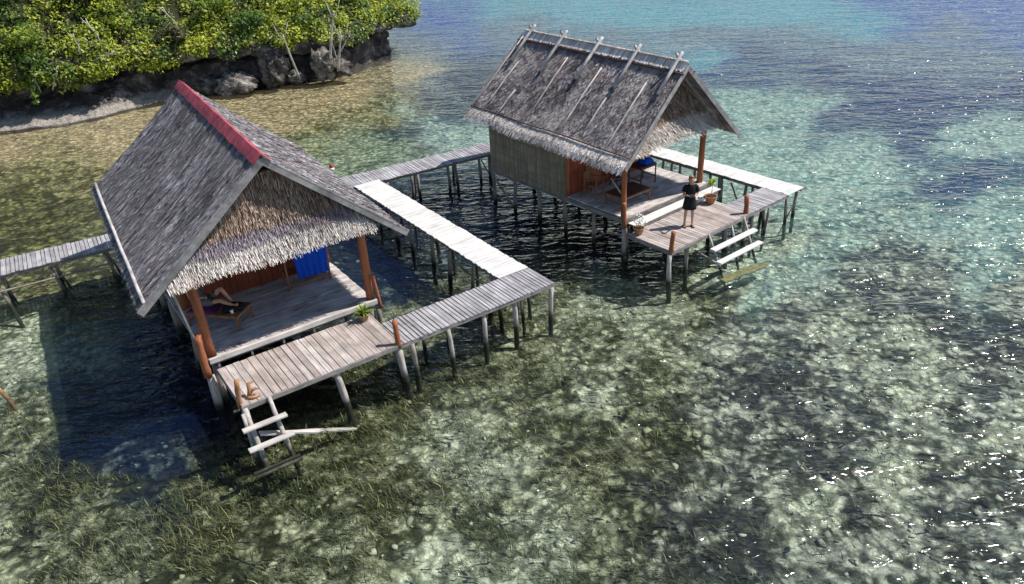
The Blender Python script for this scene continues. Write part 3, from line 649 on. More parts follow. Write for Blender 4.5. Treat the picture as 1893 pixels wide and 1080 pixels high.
for i, (a, b_, r_, lb) in enumerate([((607, 108), (617, 22), .10, 'tallest bare pale trunk rising from the pale stacked rock'),
  ((623, 116), (633, 66), .085, 'short bare pale trunk right of the tallest one'),
  ((553, 132), (521, 66), .08, 'thin pale trunk leaning left against the dark overhang'),
  ((612, 106), (648, 62), .045, 'thin bare branch leaning right across the short pale trunk'),
  ((621, 96), (613, 66), .035, 'thinnest bare stem between the two pale trunks')]):
    base = at_depth(a[0], a[1]+3, unproj(600, 152, -1.1).y+(.2 if i != 2 else .0)); tp = at_depth(b_[0], b_[1], base.y-.9)
    e = empty('bare_trunk', base, 0, lb, 'bare trunk', 'bare pale trunks under the overhang')
    p, rr_ = rocky_tube((0, 0, -.4), tp-base, r_, r_*.45, 40+i, .05)
    MB().tube(p, rr_, 7).build('trunk', M['bark'], e, True)
    if i < 3:
        t2 = tp-base; q = MB()
        for s in (-1, 1): q.tube([t2*.85, t2*.98+Vector((s*.25, 0, .2)), t2+Vector((s*.45, .1, .7))], [r_*.4, r_*.3, .012], 5)
        q.build('branch', M['bark'], e, True)
# drooping leafy twig and bare twigs at the far left edge, and grey dead sticks in the scrub
for i, (a, b_, lb, leafy) in enumerate([((62, 120), (66, 188), 'leafy twig drooping over the dark notch at the far left', True), ((105, 125), (98, 168), 'bare tangled root hanging over the notch right of the drooping twig', False),
   ((187, 82), (158, 34), 'straight grey dead stick in the scrub at the left', False), ((172, 112), (215, 95), 'bent grey branch lying on the scrub above the notch', False), ((330, 55), (300, 12), 'forked dead branch in the yellow green scrub above the red ridge', False), ((148, 100), (135, 62), 'short thin grey stick left of the straight one', False)]):
    y0 = surf(surf_px(a[0], 13.0), 13.2).y-.5; A = at_depth(*a, y0); B_ = at_depth(*b_, y0-.2)
    e = empty('twig', A, 0, lb, 'twig')
    m_ = (B_-A); q = MB(); q.tube([(0, 0, 0), m_*.35+Vector((.08, 0, .03)), m_*.7+Vector((-.05, 0, 0)), m_], [.04, .035, .028, .015], 5)
    q.tube([m_*.4, m_*.6+Vector((.2, 0, .05)), m_*.75+Vector((.32, 0, -.05))], [.025, .02, .01], 5)
    q.tube([m_*.5, m_*.8+Vector((-.15, 0, .05)), m_*.95+Vector((-.28, 0, .12))], [.022, .018, .01], 5)
    q.build('stem', M['bark'], e, True)
    if leafy:
        V, F = leaf_cloud([(m_*t)[:] for t in (.0, .2, .4, .6, .8, 1)], [.45, .4, .34, .3, .25, .18], 40, .1, 55); link_mesh('leaves', fast_mesh('leaves', V, F), M['leafY'], e)

# ------------------------------------------------------------ walkways
def frame(px, py, az, z=0): return unproj(px, py, z), R(az)
O1, A1 = frame(448, 754, 34.2); O2, A2 = frame(1242, 466, 38.6)
BED = -1.95
def planks(name, mat, parent, x0, x1, y0, y1, along='y', w=.12, gap=.012, th=.03, z=0, seed=1, jag=.02, skip=()):
    """boards laid side by side; along = the axis each board runs along"""
    g = random.Random(seed); b = MB(); lo, hi = (x0, x1) if along == 'y' else (y0, y1); p = lo; i = 0
    while p < hi-.02:
        ww = min(w*g.uniform(.82, 1.18), hi-p)
        e0 = g.uniform(-jag, jag); e1 = g.uniform(-jag, jag); dz = g.uniform(-.005, .005); tilt = Matrix.Rotation(g.uniform(-.02, .02), 3, 'Y' if along == 'y' else 'X')
        if i not in skip:
            if along == 'y': b.box((p+ww/2, (y0+y1)/2+(e0+e1)/2, z-th/2+dz), (ww-gap*g.uniform(.6, 1.5), y1-y0+(e1-e0), th), tilt)
            else: b.box(((x0+x1)/2+(e0+e1)/2, p+ww/2, z-th/2+dz), (x1-x0+(e1-e0), ww-gap*g.uniform(.6, 1.5), th), tilt)
        p += ww; i += 1
    return b.build(name, mat, parent, bevel=.004)
def pile(parent, x, y, ztop, r=.075, seed=0, lean=(0, 0), mat='pile', name='pile', zb=BED):
    p, rr_ = rocky_tube((x+lean[0], y+lean[1], zb), (x, y, ztop), r*1.12, r*.92, seed, .03)
    return MB().tube(p, rr_, 9).build(name, M[mat], parent, True)
def brace(parent, a, b, r=.035, seed=0, mat='pile'):
    p, rr_ = rocky_tube(a, b, r, r*.85, seed, .02); return MB().tube(p, rr_, 7).build('brace', M[mat], parent, True)

# walkway B (bleached) and C (front, grey) of hut 1; A behind; left reach is the same walkway A
walkC = empty('walkway', O1, A1, 'grey slatted walkway turning the corner right of the near hut', 'walkway', 'plank walkways on stilts')
planks('planking', M['walk'], walkC, 4.0, 8.72, 0, 1.19, 'y', .118, .022, .03, 0, 3, .015)
b = MB(); b.bar((3.96, .035, -.085), (8.72, .035, -.085), .05, .1); b.bar((3.96, 1.13, -.085), (7.66, 1.13, -.085), .05, .1); b.bar((8.68, .1, -.085), (8.68, 1.15, -.085), .05, .1); b.build('beam', M['beam'], walkC)
for i, (x, y, ln, r_) in enumerate([(4.25, .1, (.05, -.02), .07), (5.3, .06, (.02, -.05), .06), (6.35, .06, (.03, 0), .065), (7.45, .08, (.0, .1), .07), (8.64, .06, (-.08, 0), .065), (5.1, 1.08, (0, 0), .055), (6.9, 1.08, (.1, 0), .055), (7.6, 1.1, (0, 0), .06), (8.0, .55, (0, 0), .05), (5.9, 1.1, (-.1, 0), .05), (8.6, 1.05, (.05, .1), .055)]):
    pile(walkC, x, y, -.13, r_, 200+i, ln, 'palepile' if i in (1, 2, 3, 4) else 'pile')
walkB = empty('walkway', O1, A1, 'bleached white plank walkway between the two huts, ending at the grey corner', 'walkway', 'plank walkways on stilts')
planks('planking', M['chalky'], walkB, 7.66, 8.68, 1.21, 10.62, 'x', .115, .007, .03, .006, 5, .02)
b = MB()
for x in (7.75, 8.6): b.bar((x, 1.25, -.085), (x, 10.6, -.085), .06, .1)
b.build('beam', M['beam'], walkB)
for i, y in enumerate((1.9, 2.9, 4.0, 5.3, 6.5, 7.6, 8.8, 9.9)):
    pile(walkB, 7.74+random.uniform(-.03, .03), y+random.uniform(-.2, .2), -.13, random.uniform(.05, .075), 230+i, (random.uniform(-.12, .05), random.uniform(-.1, .1)))
    pile(walkB, 8.58, y+random.uniform(-.3, .2), -.13, random.uniform(.05, .07), 250+i, (random.uniform(-.05, .1), random.uniform(-.1, .1)))
brace(walkB, (7.74, 3.9, -.5), (8.58, 2.9, -1.5), .03, 7)
# walkway A
pA = unproj(0, 493, 0); pB = unproj(910, 271, 0); dA = (pB-pA); LA = dA.length; azA = math.atan2(dA.y, dA.x)
walkA = empty('walkway', pA, azA, 'long grey slatted walkway passing behind the near hut towards the far hut', 'walkway', 'plank walkways on stilts')
planks('planking', M['walk'], walkA, -4.2, LA+5.2, -.64, .64, 'y', .13, .02, .03, -.02, 9, .03)
b = MB()
for y in (-.56, .56): b.bar((-4.2, y, -.105), (LA+5.2, y, -.105), .06, .1)
b.build('beam', M['beam'], walkA)
def a_local(px, py, z=0):
    v = unproj(px, py, z)-pA; c, s = math.cos(-azA), math.sin(-azA); return (v.x*c-v.y*s, v.x*s+v.y*c)
k = 0
for (px, py) in [(760, 320), (775, 318), (828, 303), (846, 298), (889, 288), (906, 284), (718, 330)]:
    x = a_local(px, py)[0]; pile(walkA, x, -.55, -.16, .06, 270+k, (random.uniform(-.08, .08), 0)); k += 1
for x in (5.2, 7.2, 9.2, 10.8, 12.4, 14, 15.8, 17.6): pile(walkA, x+.3, .52, -.16, .055, 300+k, (random.uniform(-.1, .1), 0)); k += 1
x2 = a_local(92, 488)[0]; x1 = a_local(193, 463)[0]; x0 = a_local(-12, 515)[0]
for xx in (x0, x2, x1):
    pile(walkA, xx, -.5, -.16, .055, 320+k, (.22, -.35)); k += 1
    pile(walkA, xx+.1, .5, -.16, .055, 320+k, (-.05, .1)); k += 1
    brace(walkA, (xx-.02, .45, -.2), (xx+.35, -.45, -1.5), .04, k)
brace(walkA, (x0-2, -.62, -.55), (x1+.9, -.62, -.55), .035, 3)
for xx in (x0-1.6, x0-3): pile(walkA, xx, -.5, -.16, .055, 370, (.2, -.3)); pile(walkA, xx, .5, -.16, .055, 371)
brace(walkA, (LA-.9, -.6, -.2), (LA-.25, -.6, -1.5), .03, 9)
# hut 2 walkways
walkE = empty('walkway', O2, A2, 'bleached white plank walkway along the far side of the far hut', 'walkway', 'plank walkways on stilts')
planks('planking', M['chalky'], walkE, 6.02, 6.95, 0, 11.0, 'x', .14, .006, .03, .004, 15, .02)
b = MB()
for x in (6.09, 6.88): b.bar((x, .02, -.085), (x, 10.9, -.085), .06, .1)
b.build('beam', M['beam'], walkE)
for i, y in enumerate((.1, .95, 1.75, 2.7, 3.2, 3.9, 4.6, 5.5, 6.6, 7.8, 9)):
    pile(walkE, 6.1, y, -.13, .055, 400+i, (random.uniform(-.08, .08), random.uniform(-.1, .1)))
    if i in (0, 2, 4, 7, 9): pile(walkE, 6.86, y+.1, -.13, .06, 430+i, (random.uniform(-.03, .08), 0))
brace(walkE, (6.08, 2.3, -.2), (6.06, 1.55, -1.5), .03, 5); brace(walkE, (6.85, .1, -.3), (6.1, .2, -1.6), .022, 6)
walkD = empty('walkway', O2, A2, 'short grey plank walkway joining the far hut deck to the white one', 'walkway', 'plank walkways on stilts')
planks('planking', M['walk'], walkD, 3.95, 6.01, 0, .99, 'y', .12, .012, .03, 0, 16, .015)
b = MB(); b.bar((3.96, .035, -.085), (6.0, .035, -.085), .05, .1); b.bar((3.96, .94, -.085), (6.0, .94, -.085), .05, .1); b.build('beam', M['beam'], walkD)
for i, (x, y, r_) in enumerate([(4.25, .1, .05), (5.0, .07, .045), (5.55, .5, .05), (5.05, .9, .05), (4.4, .9, .05)]): pile(walkD, x, y, -.13, r_, 450+i, (random.uniform(-.15, .05), 0))

# ------------------------------------------------------------ huts
def strips(P, nrm, ridge_dir, rows, seed, ln, wd, lift, jit, tmax=1.0, rows_t0=0.0, skew=.02, L=1, S=1, drop=None):
    """thatch blades on a roof plane; P(s,t) -> point arrays"""
    g = np.random.default_rng(seed); VV = []
    for k in range(rows):
        n = int(L/(wd*.72)); s = (np.arange(n)+g.uniform(-.4, .4, n))/n
        t0 = rows_t0+(tmax-rows_t0)*k/rows+g.normal(0, jit, n)/S
        l = ln*g.uniform(.65, 1.35, n)/S; t1 = np.minimum(t0+l, tmax+.03*g.uniform(0, 1, n)) if drop is None else t0+l
        t0 = np.clip(t0, 0, 1)
        sk = g.normal(0, skew, n)/L; w = wd*g.uniform(.5, 1.1, n)
        z0 = g.uniform(.0, .02, n); z1 = lift*g.uniform(.5, 1.6, n)+.012
        a = P(s, t0)+nrm*z0[:, None]; b = P(np.clip(s+sk, 0, 1), t1)+nrm*z1[:, None]
        wv = ridge_dir[None]*w[:, None]*.5+nrm[None]*(g.normal(0, .15, n)*w)[:, None]
        VV.append(np.stack([a-wv, a+wv, b+wv*.75, b-wv*.75], 1))
    V = np.concatenate(VV).reshape(-1, 3); return V, np.arange(len(V)).reshape(-1, 4)
def roof_side(root, rf, rb, ef, eb, mat, seed, rows, ln, wd, lift, jit, name='roof_thatch', fr=None, skew=.02):
    rf, rb, ef, eb = [np.array(q, float) for q in (rf, rb, ef, eb)]
    P = lambda s, t: (rf*(1-s)[:, None]+rb*s[:, None])*(1-t)[:, None]+(ef*(1-s)[:, None]+eb*s[:, None])*t[:, None]+np.stack([s*0, s*0, -.07*np.sin(np.pi*np.clip(t, 0, 1))+(fbm(s*5, t*3, seed, 3)-.5)*.10*np.clip(t*4, 0, 1)*np.clip(s*8, 0, 1)], -1)
    rd = rb-rf; L = np.linalg.norm(rd); rd /= L; sl = ef-rf; S = np.linalg.norm(sl)
    n = np.cross(rd, sl/S); n /= np.linalg.norm(n); n = n if n[2] > 0 else -n
    V, F = strips(P, n, rd, rows, seed, ln, wd, lift, jit, L=L, S=S, skew=skew)
    # backing slab with thickness
    th = .07; sg = 24; tg = 12; ss, tt = np.meshgrid(np.linspace(0, 1, sg), np.linspace(0, 1, tg), indexing='ij')
    top = P(ss.ravel(), tt.ravel()); top = top+n*((fbm(ss.ravel()*9, tt.ravel()*6, seed, 3)-.5)*.03)[:, None]; bot = top-n*th
    b0 = len(V); SV = np.vstack([top, bot]); i, j = np.meshgrid(np.arange(sg-1), np.arange(tg-1), indexing='ij')
    q = np.stack([i*tg+j, (i+1)*tg+j, (i+1)*tg+j+1, i*tg+j+1], -1).reshape(-1, 4); m_ = sg*tg
    side = []
    for i_ in range(sg-1): side += [(i_*tg, (i_+1)*tg, (i_+1)*tg+m_, i_*tg+m_), (i_*tg+tg-1, (i_+1)*tg+tg-1, (i_+1)*tg+tg-1+m_, i_*tg+tg-1+m_)]
    for j_ in range(tg-1): side += [(j_, j_+1, j_+1+m_, j_+m_), ((sg-1)*tg+j_, (sg-1)*tg+j_+1, (sg-1)*tg+j_+1+m_, (sg-1)*tg+j_+m_)]
    F2 = np.vstack([q, q+m_, np.array(side)])+b0
    me = fast_mesh(name, np.vstack([V, SV]), np.vstack([F, F2]))
    o = link_mesh(name, me, mat, root)
    if fr:
        fm, t0, t1, wdd, l2 = fr; g = np.random.default_rng(seed+50); VV = []
        for k_ in range(5):
            nn = int(L/(wdd*.5)); s = (np.arange(nn)+g.uniform(-.5, .5, nn))/nn; s = np.clip(s, 0, 1)
            ta = np.full(nn, t0+(t1-t0)*k_/5); tb = np.full(nn, t0+(t1-t0)*(k_+2)/5)*1+g.uniform(-.016, .016, nn)
            a = P(s, ta)+n*.035; b = P(s, tb)+n*(.03+g.uniform(0, .03, nn))[:, None]; b[:, 2] -= np.clip(tb-1, 0, 1)*S*.35
            wv = rd[None]*(wdd*g.uniform(.5, 1.1, nn))[:, None]*.5+n[None]*(g.normal(0, .2, nn)*wdd)[:, None]
            VV.append(np.stack([a-wv, a+wv, b+wv*.6, b-wv*.6], 1))
        V = np.concatenate(VV).reshape(-1, 3); link_mesh('eave_fringe', fast_mesh('eave_fringe', V, np.arange(len(V)).reshape(-1, 4)), fm, root)
    return P, n, rd, L, S
def gable(root, apexu, v_top, v_bot, ztop, zbot, half_bot, slope, mats, seed, rows=14, flare=.12, wd=.045, centre=None, zr=None):
    """hanging thatch rows filling the triangle; mats = [(fraction of height from the bottom, material, row depth)]"""
    g = np.random.default_rng(seed); H = ztop-zbot
    groups = {}
    for k in range(rows):
        f = k/rows; z = ztop-H*f*.98; f1 = (k+1)/rows
        hw2 = min((zr-z)/slope+.02, half_bot+.05)
        n = max(4, int(2*hw2/(wd*.42))); u = apexu+np.linspace(-hw2, hw2, n)+g.normal(0, wd*.3, n)
        mid = (centre if centre is not None else apexu)
        u = u+(mid-apexu)*f
        vv = v_top+(v_bot-v_top)*f; l = H/rows*g.uniform(1.3, 2.6, n)*(1 if k < rows-2 else .85)
        zt = np.minimum(z+.035*np.sin(u*2.3+k)+g.uniform(-.015, .015, n), zr-np.abs(u-apexu-(mid-apexu)*f)*slope)
        out = flare*(.25+f*f)*g.uniform(.75, 1.25, n)
        a = np.stack([u, np.full(n, vv)+g.uniform(-.01, .01, n), zt], 1); b = np.stack([u+g.normal(0, .014, n), vv-.02-out, zt-l], 1)
        w = wd*g.uniform(.45, 1.05, n); wv = np.stack([w/2, g.normal(0, .006, n), np.zeros(n)], 1)
        mt = [m for lim, m in mats if 1-f <= lim or True and (1-f) > lim]
        sel = mats[-1][1]
        for lim, m in mats:
            if 1-f <= lim+1e-6: sel = m; break
        groups.setdefault(sel, []).append(np.stack([a-wv, a+wv, b+wv*.5, b-wv*.5], 1))
    for m, gr in groups.items():
        V = np.concatenate(gr).reshape(-1, 3); link_mesh('gable_thatch', fast_mesh('gable_thatch', V, np.arange(len(V)).reshape(-1, 4)), M[m], root)
    b = MB(); mid = (centre if centre is not None else apexu)
    tw = (zr-ztop)/slope; sw_ = [(apexu-tw, v_top, ztop), (mid-half_bot, v_bot, zr-half_bot*slope), (mid-half_bot, v_bot, zbot+.1), (mid+half_bot, v_bot, zbot+.1), (mid+half_bot, v_bot, zr-half_bot*slope), (apexu+tw, v_top, ztop)]
    b.add([(p_[0], p_[1]+.04, p_[2]) for p_ in sw_]+[(p_[0], p_[1]+.08, p_[2]) for p_ in sw_], [tuple(range(6)), tuple(range(11, 5, -1))]+[(i_, i_+6, (i_+1) % 6+6, (i_+1) % 6) for i_ in range(6)])
    b.build('gable_backing', M['under'], root)
def board(root, a, b, w, th, name='barge_board', mat='barge', up=(0, 0, 1), jag=0):
    q = MB(); q.bar(a, b, th, w, up); return q.build(name, M[mat], root, bevel=.006)

# ---- hut 1
hut1 = empty('stilt_hut', O1, A1, 'near stilt hut with a red ridge cap on its grey thatched roof', 'hut', 'thatched huts on stilts')
RF, RB = (2.0, 1.6, 4.79), (2.52, 10.13, 4.79); LF, LB = (-1.13, 1.68, 2.16), (-.58, 10.59, 2.16); EF, EB = (5.14, 1.53, 2.16), (5.62, 10.3, 2.16)
roof1 = empty('roof', (0, 0, 0)); roof1.parent = hut1
PL, nL, rdL, LL, SL = roof_side(roof1, RF, RB, LF, LB, M['roofA'], 11, 46, .32, .020, .018, .05, skew=.018)
PR, nR, rdR, LR, SR = roof_side(roof1, RF, RB, EF, EB, M['roofA'], 12, 36, .32, .028, .018, .05, skew=.018)
P1 = lambda f, s, t: Vector(f(np.array([s]), np.array([t]))[0])
# eave pole, fringe of loose blades at the left eave
g = np.random.default_rng(4); n_ = 330; s = g.uniform(0, 1, n_); a = PL(s, np.full(n_, .97)); b = PL(np.clip(s+g.normal(0, .012, n_), 0, 1), 1+g.uniform(.02, .055, n_)); b[:, 2] -= .03
wv = rdL[None]*g.uniform(.008, .02, n_)[:, None]; V = np.stack([a-wv, a+wv, b+wv*.4, b-wv*.4], 1).reshape(-1, 3); link_mesh('eave_fringe', fast_mesh('eave_fringe', V, np.arange(len(V)).reshape(-1, 4)), M['roofA'], roof1)
pp = [P1(PL, s_, .965)+Vector(nL)*.06+Vector((random.uniform(-.012, .012), 0, random.uniform(-.015, .015))) for s_ in np.linspace(0, 1, 9)]
MB().tube(pp, [.04]*9, 8).build('eave_pole', M['bamboo'], roof1, True)
# red ridge cap: folded sheet, slightly wavy
q = MB(); ns = 26; vs = []
for i in range(ns):
    s_ = i/(ns-1); r0 = Vector(RF).lerp(Vector(RB), s_*1.01-.01)+Vector((0, 0, .10+.012*math.sin(i*1.9))); l_ = P1(PL, s_, .062)-P1(PL, s_, 0); r_ = P1(PR, s_, .062)-P1(PR, s_, 0)
    wob = 1+.06*math.sin(i*2.3)
    for o_ in (l_*wob, l_*.5+Vector((0, 0, .02)), Vector((0, 0, .03)), r_*.5+Vector((0, 0, .02)), r_*wob): vs.append(r0+o_)
    for o_ in (l_*wob, l_*.5+Vector((0, 0, .02)), Vector((0, 0, .03)), r_*.5+Vector((0, 0, .02)), r_*wob): vs.append(r0+o_-Vector((0, 0, .02)))
fs = []
for i in range(ns-1):
    for k_ in range(4): fs.append((i*10+k_, i*10+k_+1, (i+1)*10+k_+1, (i+1)*10+k_)); fs.append((i*10+5+k_, (i+1)*10+5+k_, (i+1)*10+6+k_, i*10+6+k_))
    fs.append((i*10, (i+1)*10, (i+1)*10+5, i*10+5)); fs.append((i*10+4, i*10+9, (i+1)*10+9, (i+1)*10+4))
for i in (0, ns-1):
    for k_ in range(4): fs.append((i*10+k_, i*10+5+k_, i*10+6+k_, i*10+k_+1))
q.add(vs, fs).build('ridge_cap', M['redcap'], roof1)
for PP, nn in ((PL, nL), (PR, nR)):
    a = P1(PP, 0, -.005); b = P1(PP, 0, 1.02); off = Vector((0, -.035, -.04))
    board(roof1, a+off, b+off, .17, .03)
    off = Vector((0, -.005, .035)); board(roof1, a.lerp(b, .01)+off, a.lerp(b, .97)+off, .03, .10, mat='barge')
    # ragged shingle ends along the verge
    q = MB(); g_ = random.Random(3)
    for i in range(60):
        t_ = (i+.5)/60; c_ = a.lerp(b, t_)+Vector((0, .015-g_.uniform(0, .05), .055)); d_ = (b-a).normalized(); q.bar(c_-d_*.035, c_+d_*g_.uniform(.03, .06), .05, .014, (0, 0, 1))
    q.build('verge_shingles', M['roofA'], roof1)
board(roof1, (2.0, 1.62, 4.66), (2.5, 10.1, 4.66), .14, .06, 'ridge_beam', 'beam')
q = MB()
for s_ in np.linspace(.05, .97, 9):
    for PP, nn in ((PL, nL), (PR, nR)): q.bar(P1(PP, s_, 0)-Vector(nn)*.12, P1(PP, s_, .96)-Vector(nn)*.12, .06, .08)
q.build('rafters', M['beam'], roof1)
gable(hut1, 2.03, 1.9, 1.72, 4.42, 2.42, 2.42, .84, [(.25, 'gabpale'), (.44, 'gabviolet'), (1, 'gabbrown')], 5, 20, .19, .019, centre=1.93, zr=4.68)
# floor, fascia
FZ = .2
planks('floor', M['floor'], hut1, -.08, 4.28, 1.93, 9.6, 'x', .13, .004, .04, FZ, 21, .01)
board(hut1, (-.09, 1.955, FZ+.006), (4.29, 1.955, FZ+.006), .07, .13, 'floor_edge', 'step', up=(0, 1, 0))
q = MB(); q.bar((-.06, 2.12, FZ-.12), (4.26, 2.12, FZ-.12), .08, .14); q.bar((-.02, 2.1, FZ-.12), (-.02, 9.5, FZ-.12), .08, .14); q.bar((4.2, 2.1, FZ-.12), (4.2, 9.5, FZ-.12), .08, .14)
for x in np.linspace(.1, 4.1, 6): q.bar((x, 1.97, -.03), (x, 1.97, .13), .05, .04, (0, 1, 0))
q.build('floor_beam', M['beam'], hut1)
# lower deck
planks('deck', M['deck'], hut1, .0, 3.98, .04, 1.86, 'y', .165, .014, .03, 0, 22, .012)
q = MB(); q.bar((-.01, .02, -.06), (3.98, .02, -.06), .04, .11); q.bar((0.02, .05, -.085), (.02, 1.9, -.085), .05, .1); q.bar((3.9, .05, -.085), (3.9, 1.9, -.085), .05, .1); q.bar((.05, 1.82, -.085), (3.9, 1.82, -.085), .05, .1); q.build('deck_beam', M['beam'], hut1)
# posts
def post(root, x, y, z0, z1, r=.1, seed=0, name='post', mat='terra', lean=(0, 0)):
    p, rr_ = rocky_tube((x-lean[0], y-lean[1], z0), (x, y, z1), r*1.06, r*.94, seed, .015); return MB().tube(p, rr_, 10).build(name, M[mat], root, True)
post(hut1, .03, 2.2, FZ, 2.75, .11, 1); post(hut1, 4.22, 2.22, FZ, 2.75, .105, 2)
post(hut1, .12, 4.95, FZ, 2.6, .09, 3); post(hut1, 4.2, 5.0, FZ, 2.6, .09, 4)
post(hut1, -.2, 2.0, -.2, .95, .09, 5, 'stub_post'); pile(hut1, -.2, 2.0, -.2, .105, 6, (.05, -.1), 'palepile')
post(hut1, 4.34, 2.08, -.1, .95, .05, 7, 'stub_post', lean=(-.08, 0)); pile(hut1, 4.42, 2.1, -.1, .07, 8)
post(hut1, .06, .14, -.12, .62, .062, 9, 'stub_post', 'drift', (.06, -.08)); pile(hut1, 0.02, .03, -.12, .085, 10, (.12, -.1), 'palepile')
post(hut1, 3.88, .06, -.1, .66, .068, 11, 'stub_post'); pile(hut1, 3.9, .05, -.1, .09, 12, (.1, -.02), 'palepile')
pile(hut1, 3.98, .5, -.14, .07, 13, (.12, -.05)); pile(hut1, 2.28, .06, -.11, .085, 14, (.1, -.06), 'palepile')
for i, (x, y) in enumerate([(.05, 2.2), (2.1, 2.2), (4.2, 2.25), (.05, 4.2), (2.1, 4.2), (4.2, 4.2), (.05, 6.2), (2.1, 6.2), (4.2, 6.2), (.05, 8), (2.1, 8), (4.2, 8), (.1, 9.5), (4.2, 9.5), (1.9, 1.75)]): pile(hut1, x, y, -.05 if y > 1.8 else -.15, .1, 30+i)
# walls
def wall(root, a, b, z0, z1, mat, name, th=.05):
    q = MB(); q.bar((a[0], a[1], (z0+z1)/2), (b[0], b[1], (z0+z1)/2), th, z1-z0); return q.build(name, M[mat], root)
def boards_wall(root, a, b, z0, z1, mat, name, w=.16):
    q = MB(); a = Vector((a[0], a[1], 0)); b = Vector((b[0], b[1], 0)); L = (b-a).length; n = int(L/w); d = (b-a)/n
    for i in range(n): q.bar(a+d*(i+.03)+Vector((0, 0, (z0+z1)/2)), a+d*(i+.97)+Vector((0, 0, (z0+z1)/2)), .04+.006*(i % 2), z1-z0)
    return q.build(name, M[mat], root)
boards_wall(hut1, (.1, 4.95), (4.2, 4.95), FZ, 2.7, 'redwall', 'front_wall')
wall(hut1, (.03, 5.05), (.03, 9.5), FZ, 2.35, 'mat', 'side_wall'); wall(hut1, (4.2, 5.05), (4.2, 9.5), FZ, 2.5, 'mat', 'side_wall'); wall(hut1, (.1, 9.5), (4.2, 9.5), FZ, 2.35, 'mat', 'back_wall')
# thin pole hanging at the left of the front post
brace(hut1, (-.42, 2.05, 2.3), (-.22, 1.95, .5), .025, 5, 'palepile')

# ---- hut 2
hut2 = empty('stilt_hut', O2, A2, 'far stilt hut with crossed poles along its shaggy thatched ridge', 'hut', 'thatched huts on stilts')
RF2, RB2 = (2.55, 1.85, 4.6), (2.95, 9.69, 4.6); LF2, LB2 = (-.30, 1.66, 2.18), (.11, 9.84, 2.18); EF2, EB2 = (4.98, 1.55, 2.1), (5.45, 9.7, 2.1)
roof2 = empty('roof', (0, 0, 0)); roof2.parent = hut2
FRG = (M['fringe'], .895, 1.02, .022, .05)
QL, mL, _, _, S2 = roof_side(roof2, RF2, RB2, LF2, LB2, M['roofB'], 31, 36, .15, .024, .026, .010, skew=.024, fr=FRG)
QR, mR, _, _, _ = roof_side(roof2, RF2, RB2, EF2, EB2, M['roofB'], 32, 30, .17, .03, .024, .012, skew=.03, fr=FRG)
# ridge thatch cap
g = np.random.default_rng(8); VV = []
for PP, nn in ((QL, mL), (QR, mR)):
    for k_ in range(3):
        n_ = 300; s = (np.arange(n_)+g.uniform(-.4, .4, n_))/n_; a = PP(s, np.full(n_, -.02)); a[:, 2] += .10; b = PP(s, .058+g.uniform(-.012, .012, n_))+nn*.075
        wv = np.array([0, 1, 0.])[None]*g.uniform(.012, .02, n_)[:, None]+nn[None]*g.normal(0, .006, n_)[:, None]; VV.append(np.stack([a-wv, a+wv, b+wv, b-wv], 1))
V = np.concatenate(VV).reshape(-1, 3); link_mesh('ridge_thatch', fast_mesh('ridge_thatch', V, np.arange(len(V)).reshape(-1, 4)), M['gabpale'], roof2)
q = MB()
for s_ in (0,):
    for PP, nn in ((QL, mL), (QR, mR)): q.tube([P1(PP, z_, .082)+Vector(nn)*.07+Vector((0, 0, random.uniform(-.01, .01))) for z_ in np.linspace(-.01, 1.01, 9)], .03, 6)
q.build('ridge_batten', M['furndark'], roof2, True)
for i, (s_, ll) in enumerate([(.045, .30), (.265, .34), (.49, .35), (.72, .36), (.945, .32)]):
    for PP, nn, sg in ((QL, mL, -1), (QR, mR, 1)):
        a = P1(PP, s_, -.06)+Vector((0, sg*.04, 0))+Vector(nn)*.17; b = P1(PP, s_, ll)+Vector(nn)*.13
        up_ = (a-b).normalized(); MB().tube([b, b.lerp(a, .5)+Vector(nn)*.01, a, a+up_*.1], [.058, .055, .05, .048], 10, False).build('ridge_pole', M['bamboo'], roof2, True).modifiers.new('t', 'SOLIDIFY').thickness = .01
for i, (s_, t0, t1) in enumerate([(.62, .16, .84), (.40, .18, .98), (.28, .44, .84), (.135, .22, .98), (.80, .6, .95), (.985, .02, .98), (.905, .3, .92)]):
    a = P1(QL, s_, t0)+Vector(mL)*.07; b = P1(QL, s_, t1)+Vector(mL)*.07
    MB().tube([a, a.lerp(b, .33)+Vector(mL)*.012, a.lerp(b, .66)-Vector(mL)*.006, b], [.022, .026, .022, .018], 6).build('roof_rib', M['bamboo'], roof2, True)
MB().tube([P1(QL, z_, .90)+Vector(mL)*.065+Vector((0, 0, .02*math.sin(z_*5))) for z_ in np.linspace(0, 1, 12)], .022, 6).build('eave_batten', M['furndark'], roof2, True)
MB().tube([P1(QR, z_, .90)+Vector(mR)*.065 for z_ in np.linspace(0, 1, 9)], .022, 6).build('eave_batten', M['furndark'], roof2, True)
for PP in (QL, QR):
    a = P1(PP, 0, -.01); b = P1(PP, 0, 1.0 if PP is QL else 1.06); off = Vector((0, -.035, -.02)); board(roof2, a+off, b+off, .15, .03)
    a = P1(PP, 1, 0); b = P1(PP, 1, 1); off = Vector((0, .03, .0)); board(roof2, a+off, b+off, .14, .03)
q = MB()
for s_ in np.linspace(.04, .97, 8):
    for PP, nn in ((QL, mL), (QR, mR)): q.bar(P1(PP, s_, 0)-Vector(nn)*.12, P1(PP, s_, .96)-Vector(nn)*.12, .06, .08)
q.build('rafters', M['beam'], roof2)
gable(hut2, 2.58, 2.6, 2.2, 4.35, 2.3, 2.12, .93, [(.32, 'gabpale'), (.4, 'gabbrown'), (1, 'gabbrown')], 6, 22, .26, .02, centre=2.48, zr=4.48)
planks('floor', M['floor'], hut2, .5, 4.7, 2.26, 9.0, 'x', .13, .004, .04, FZ, 41, .01)
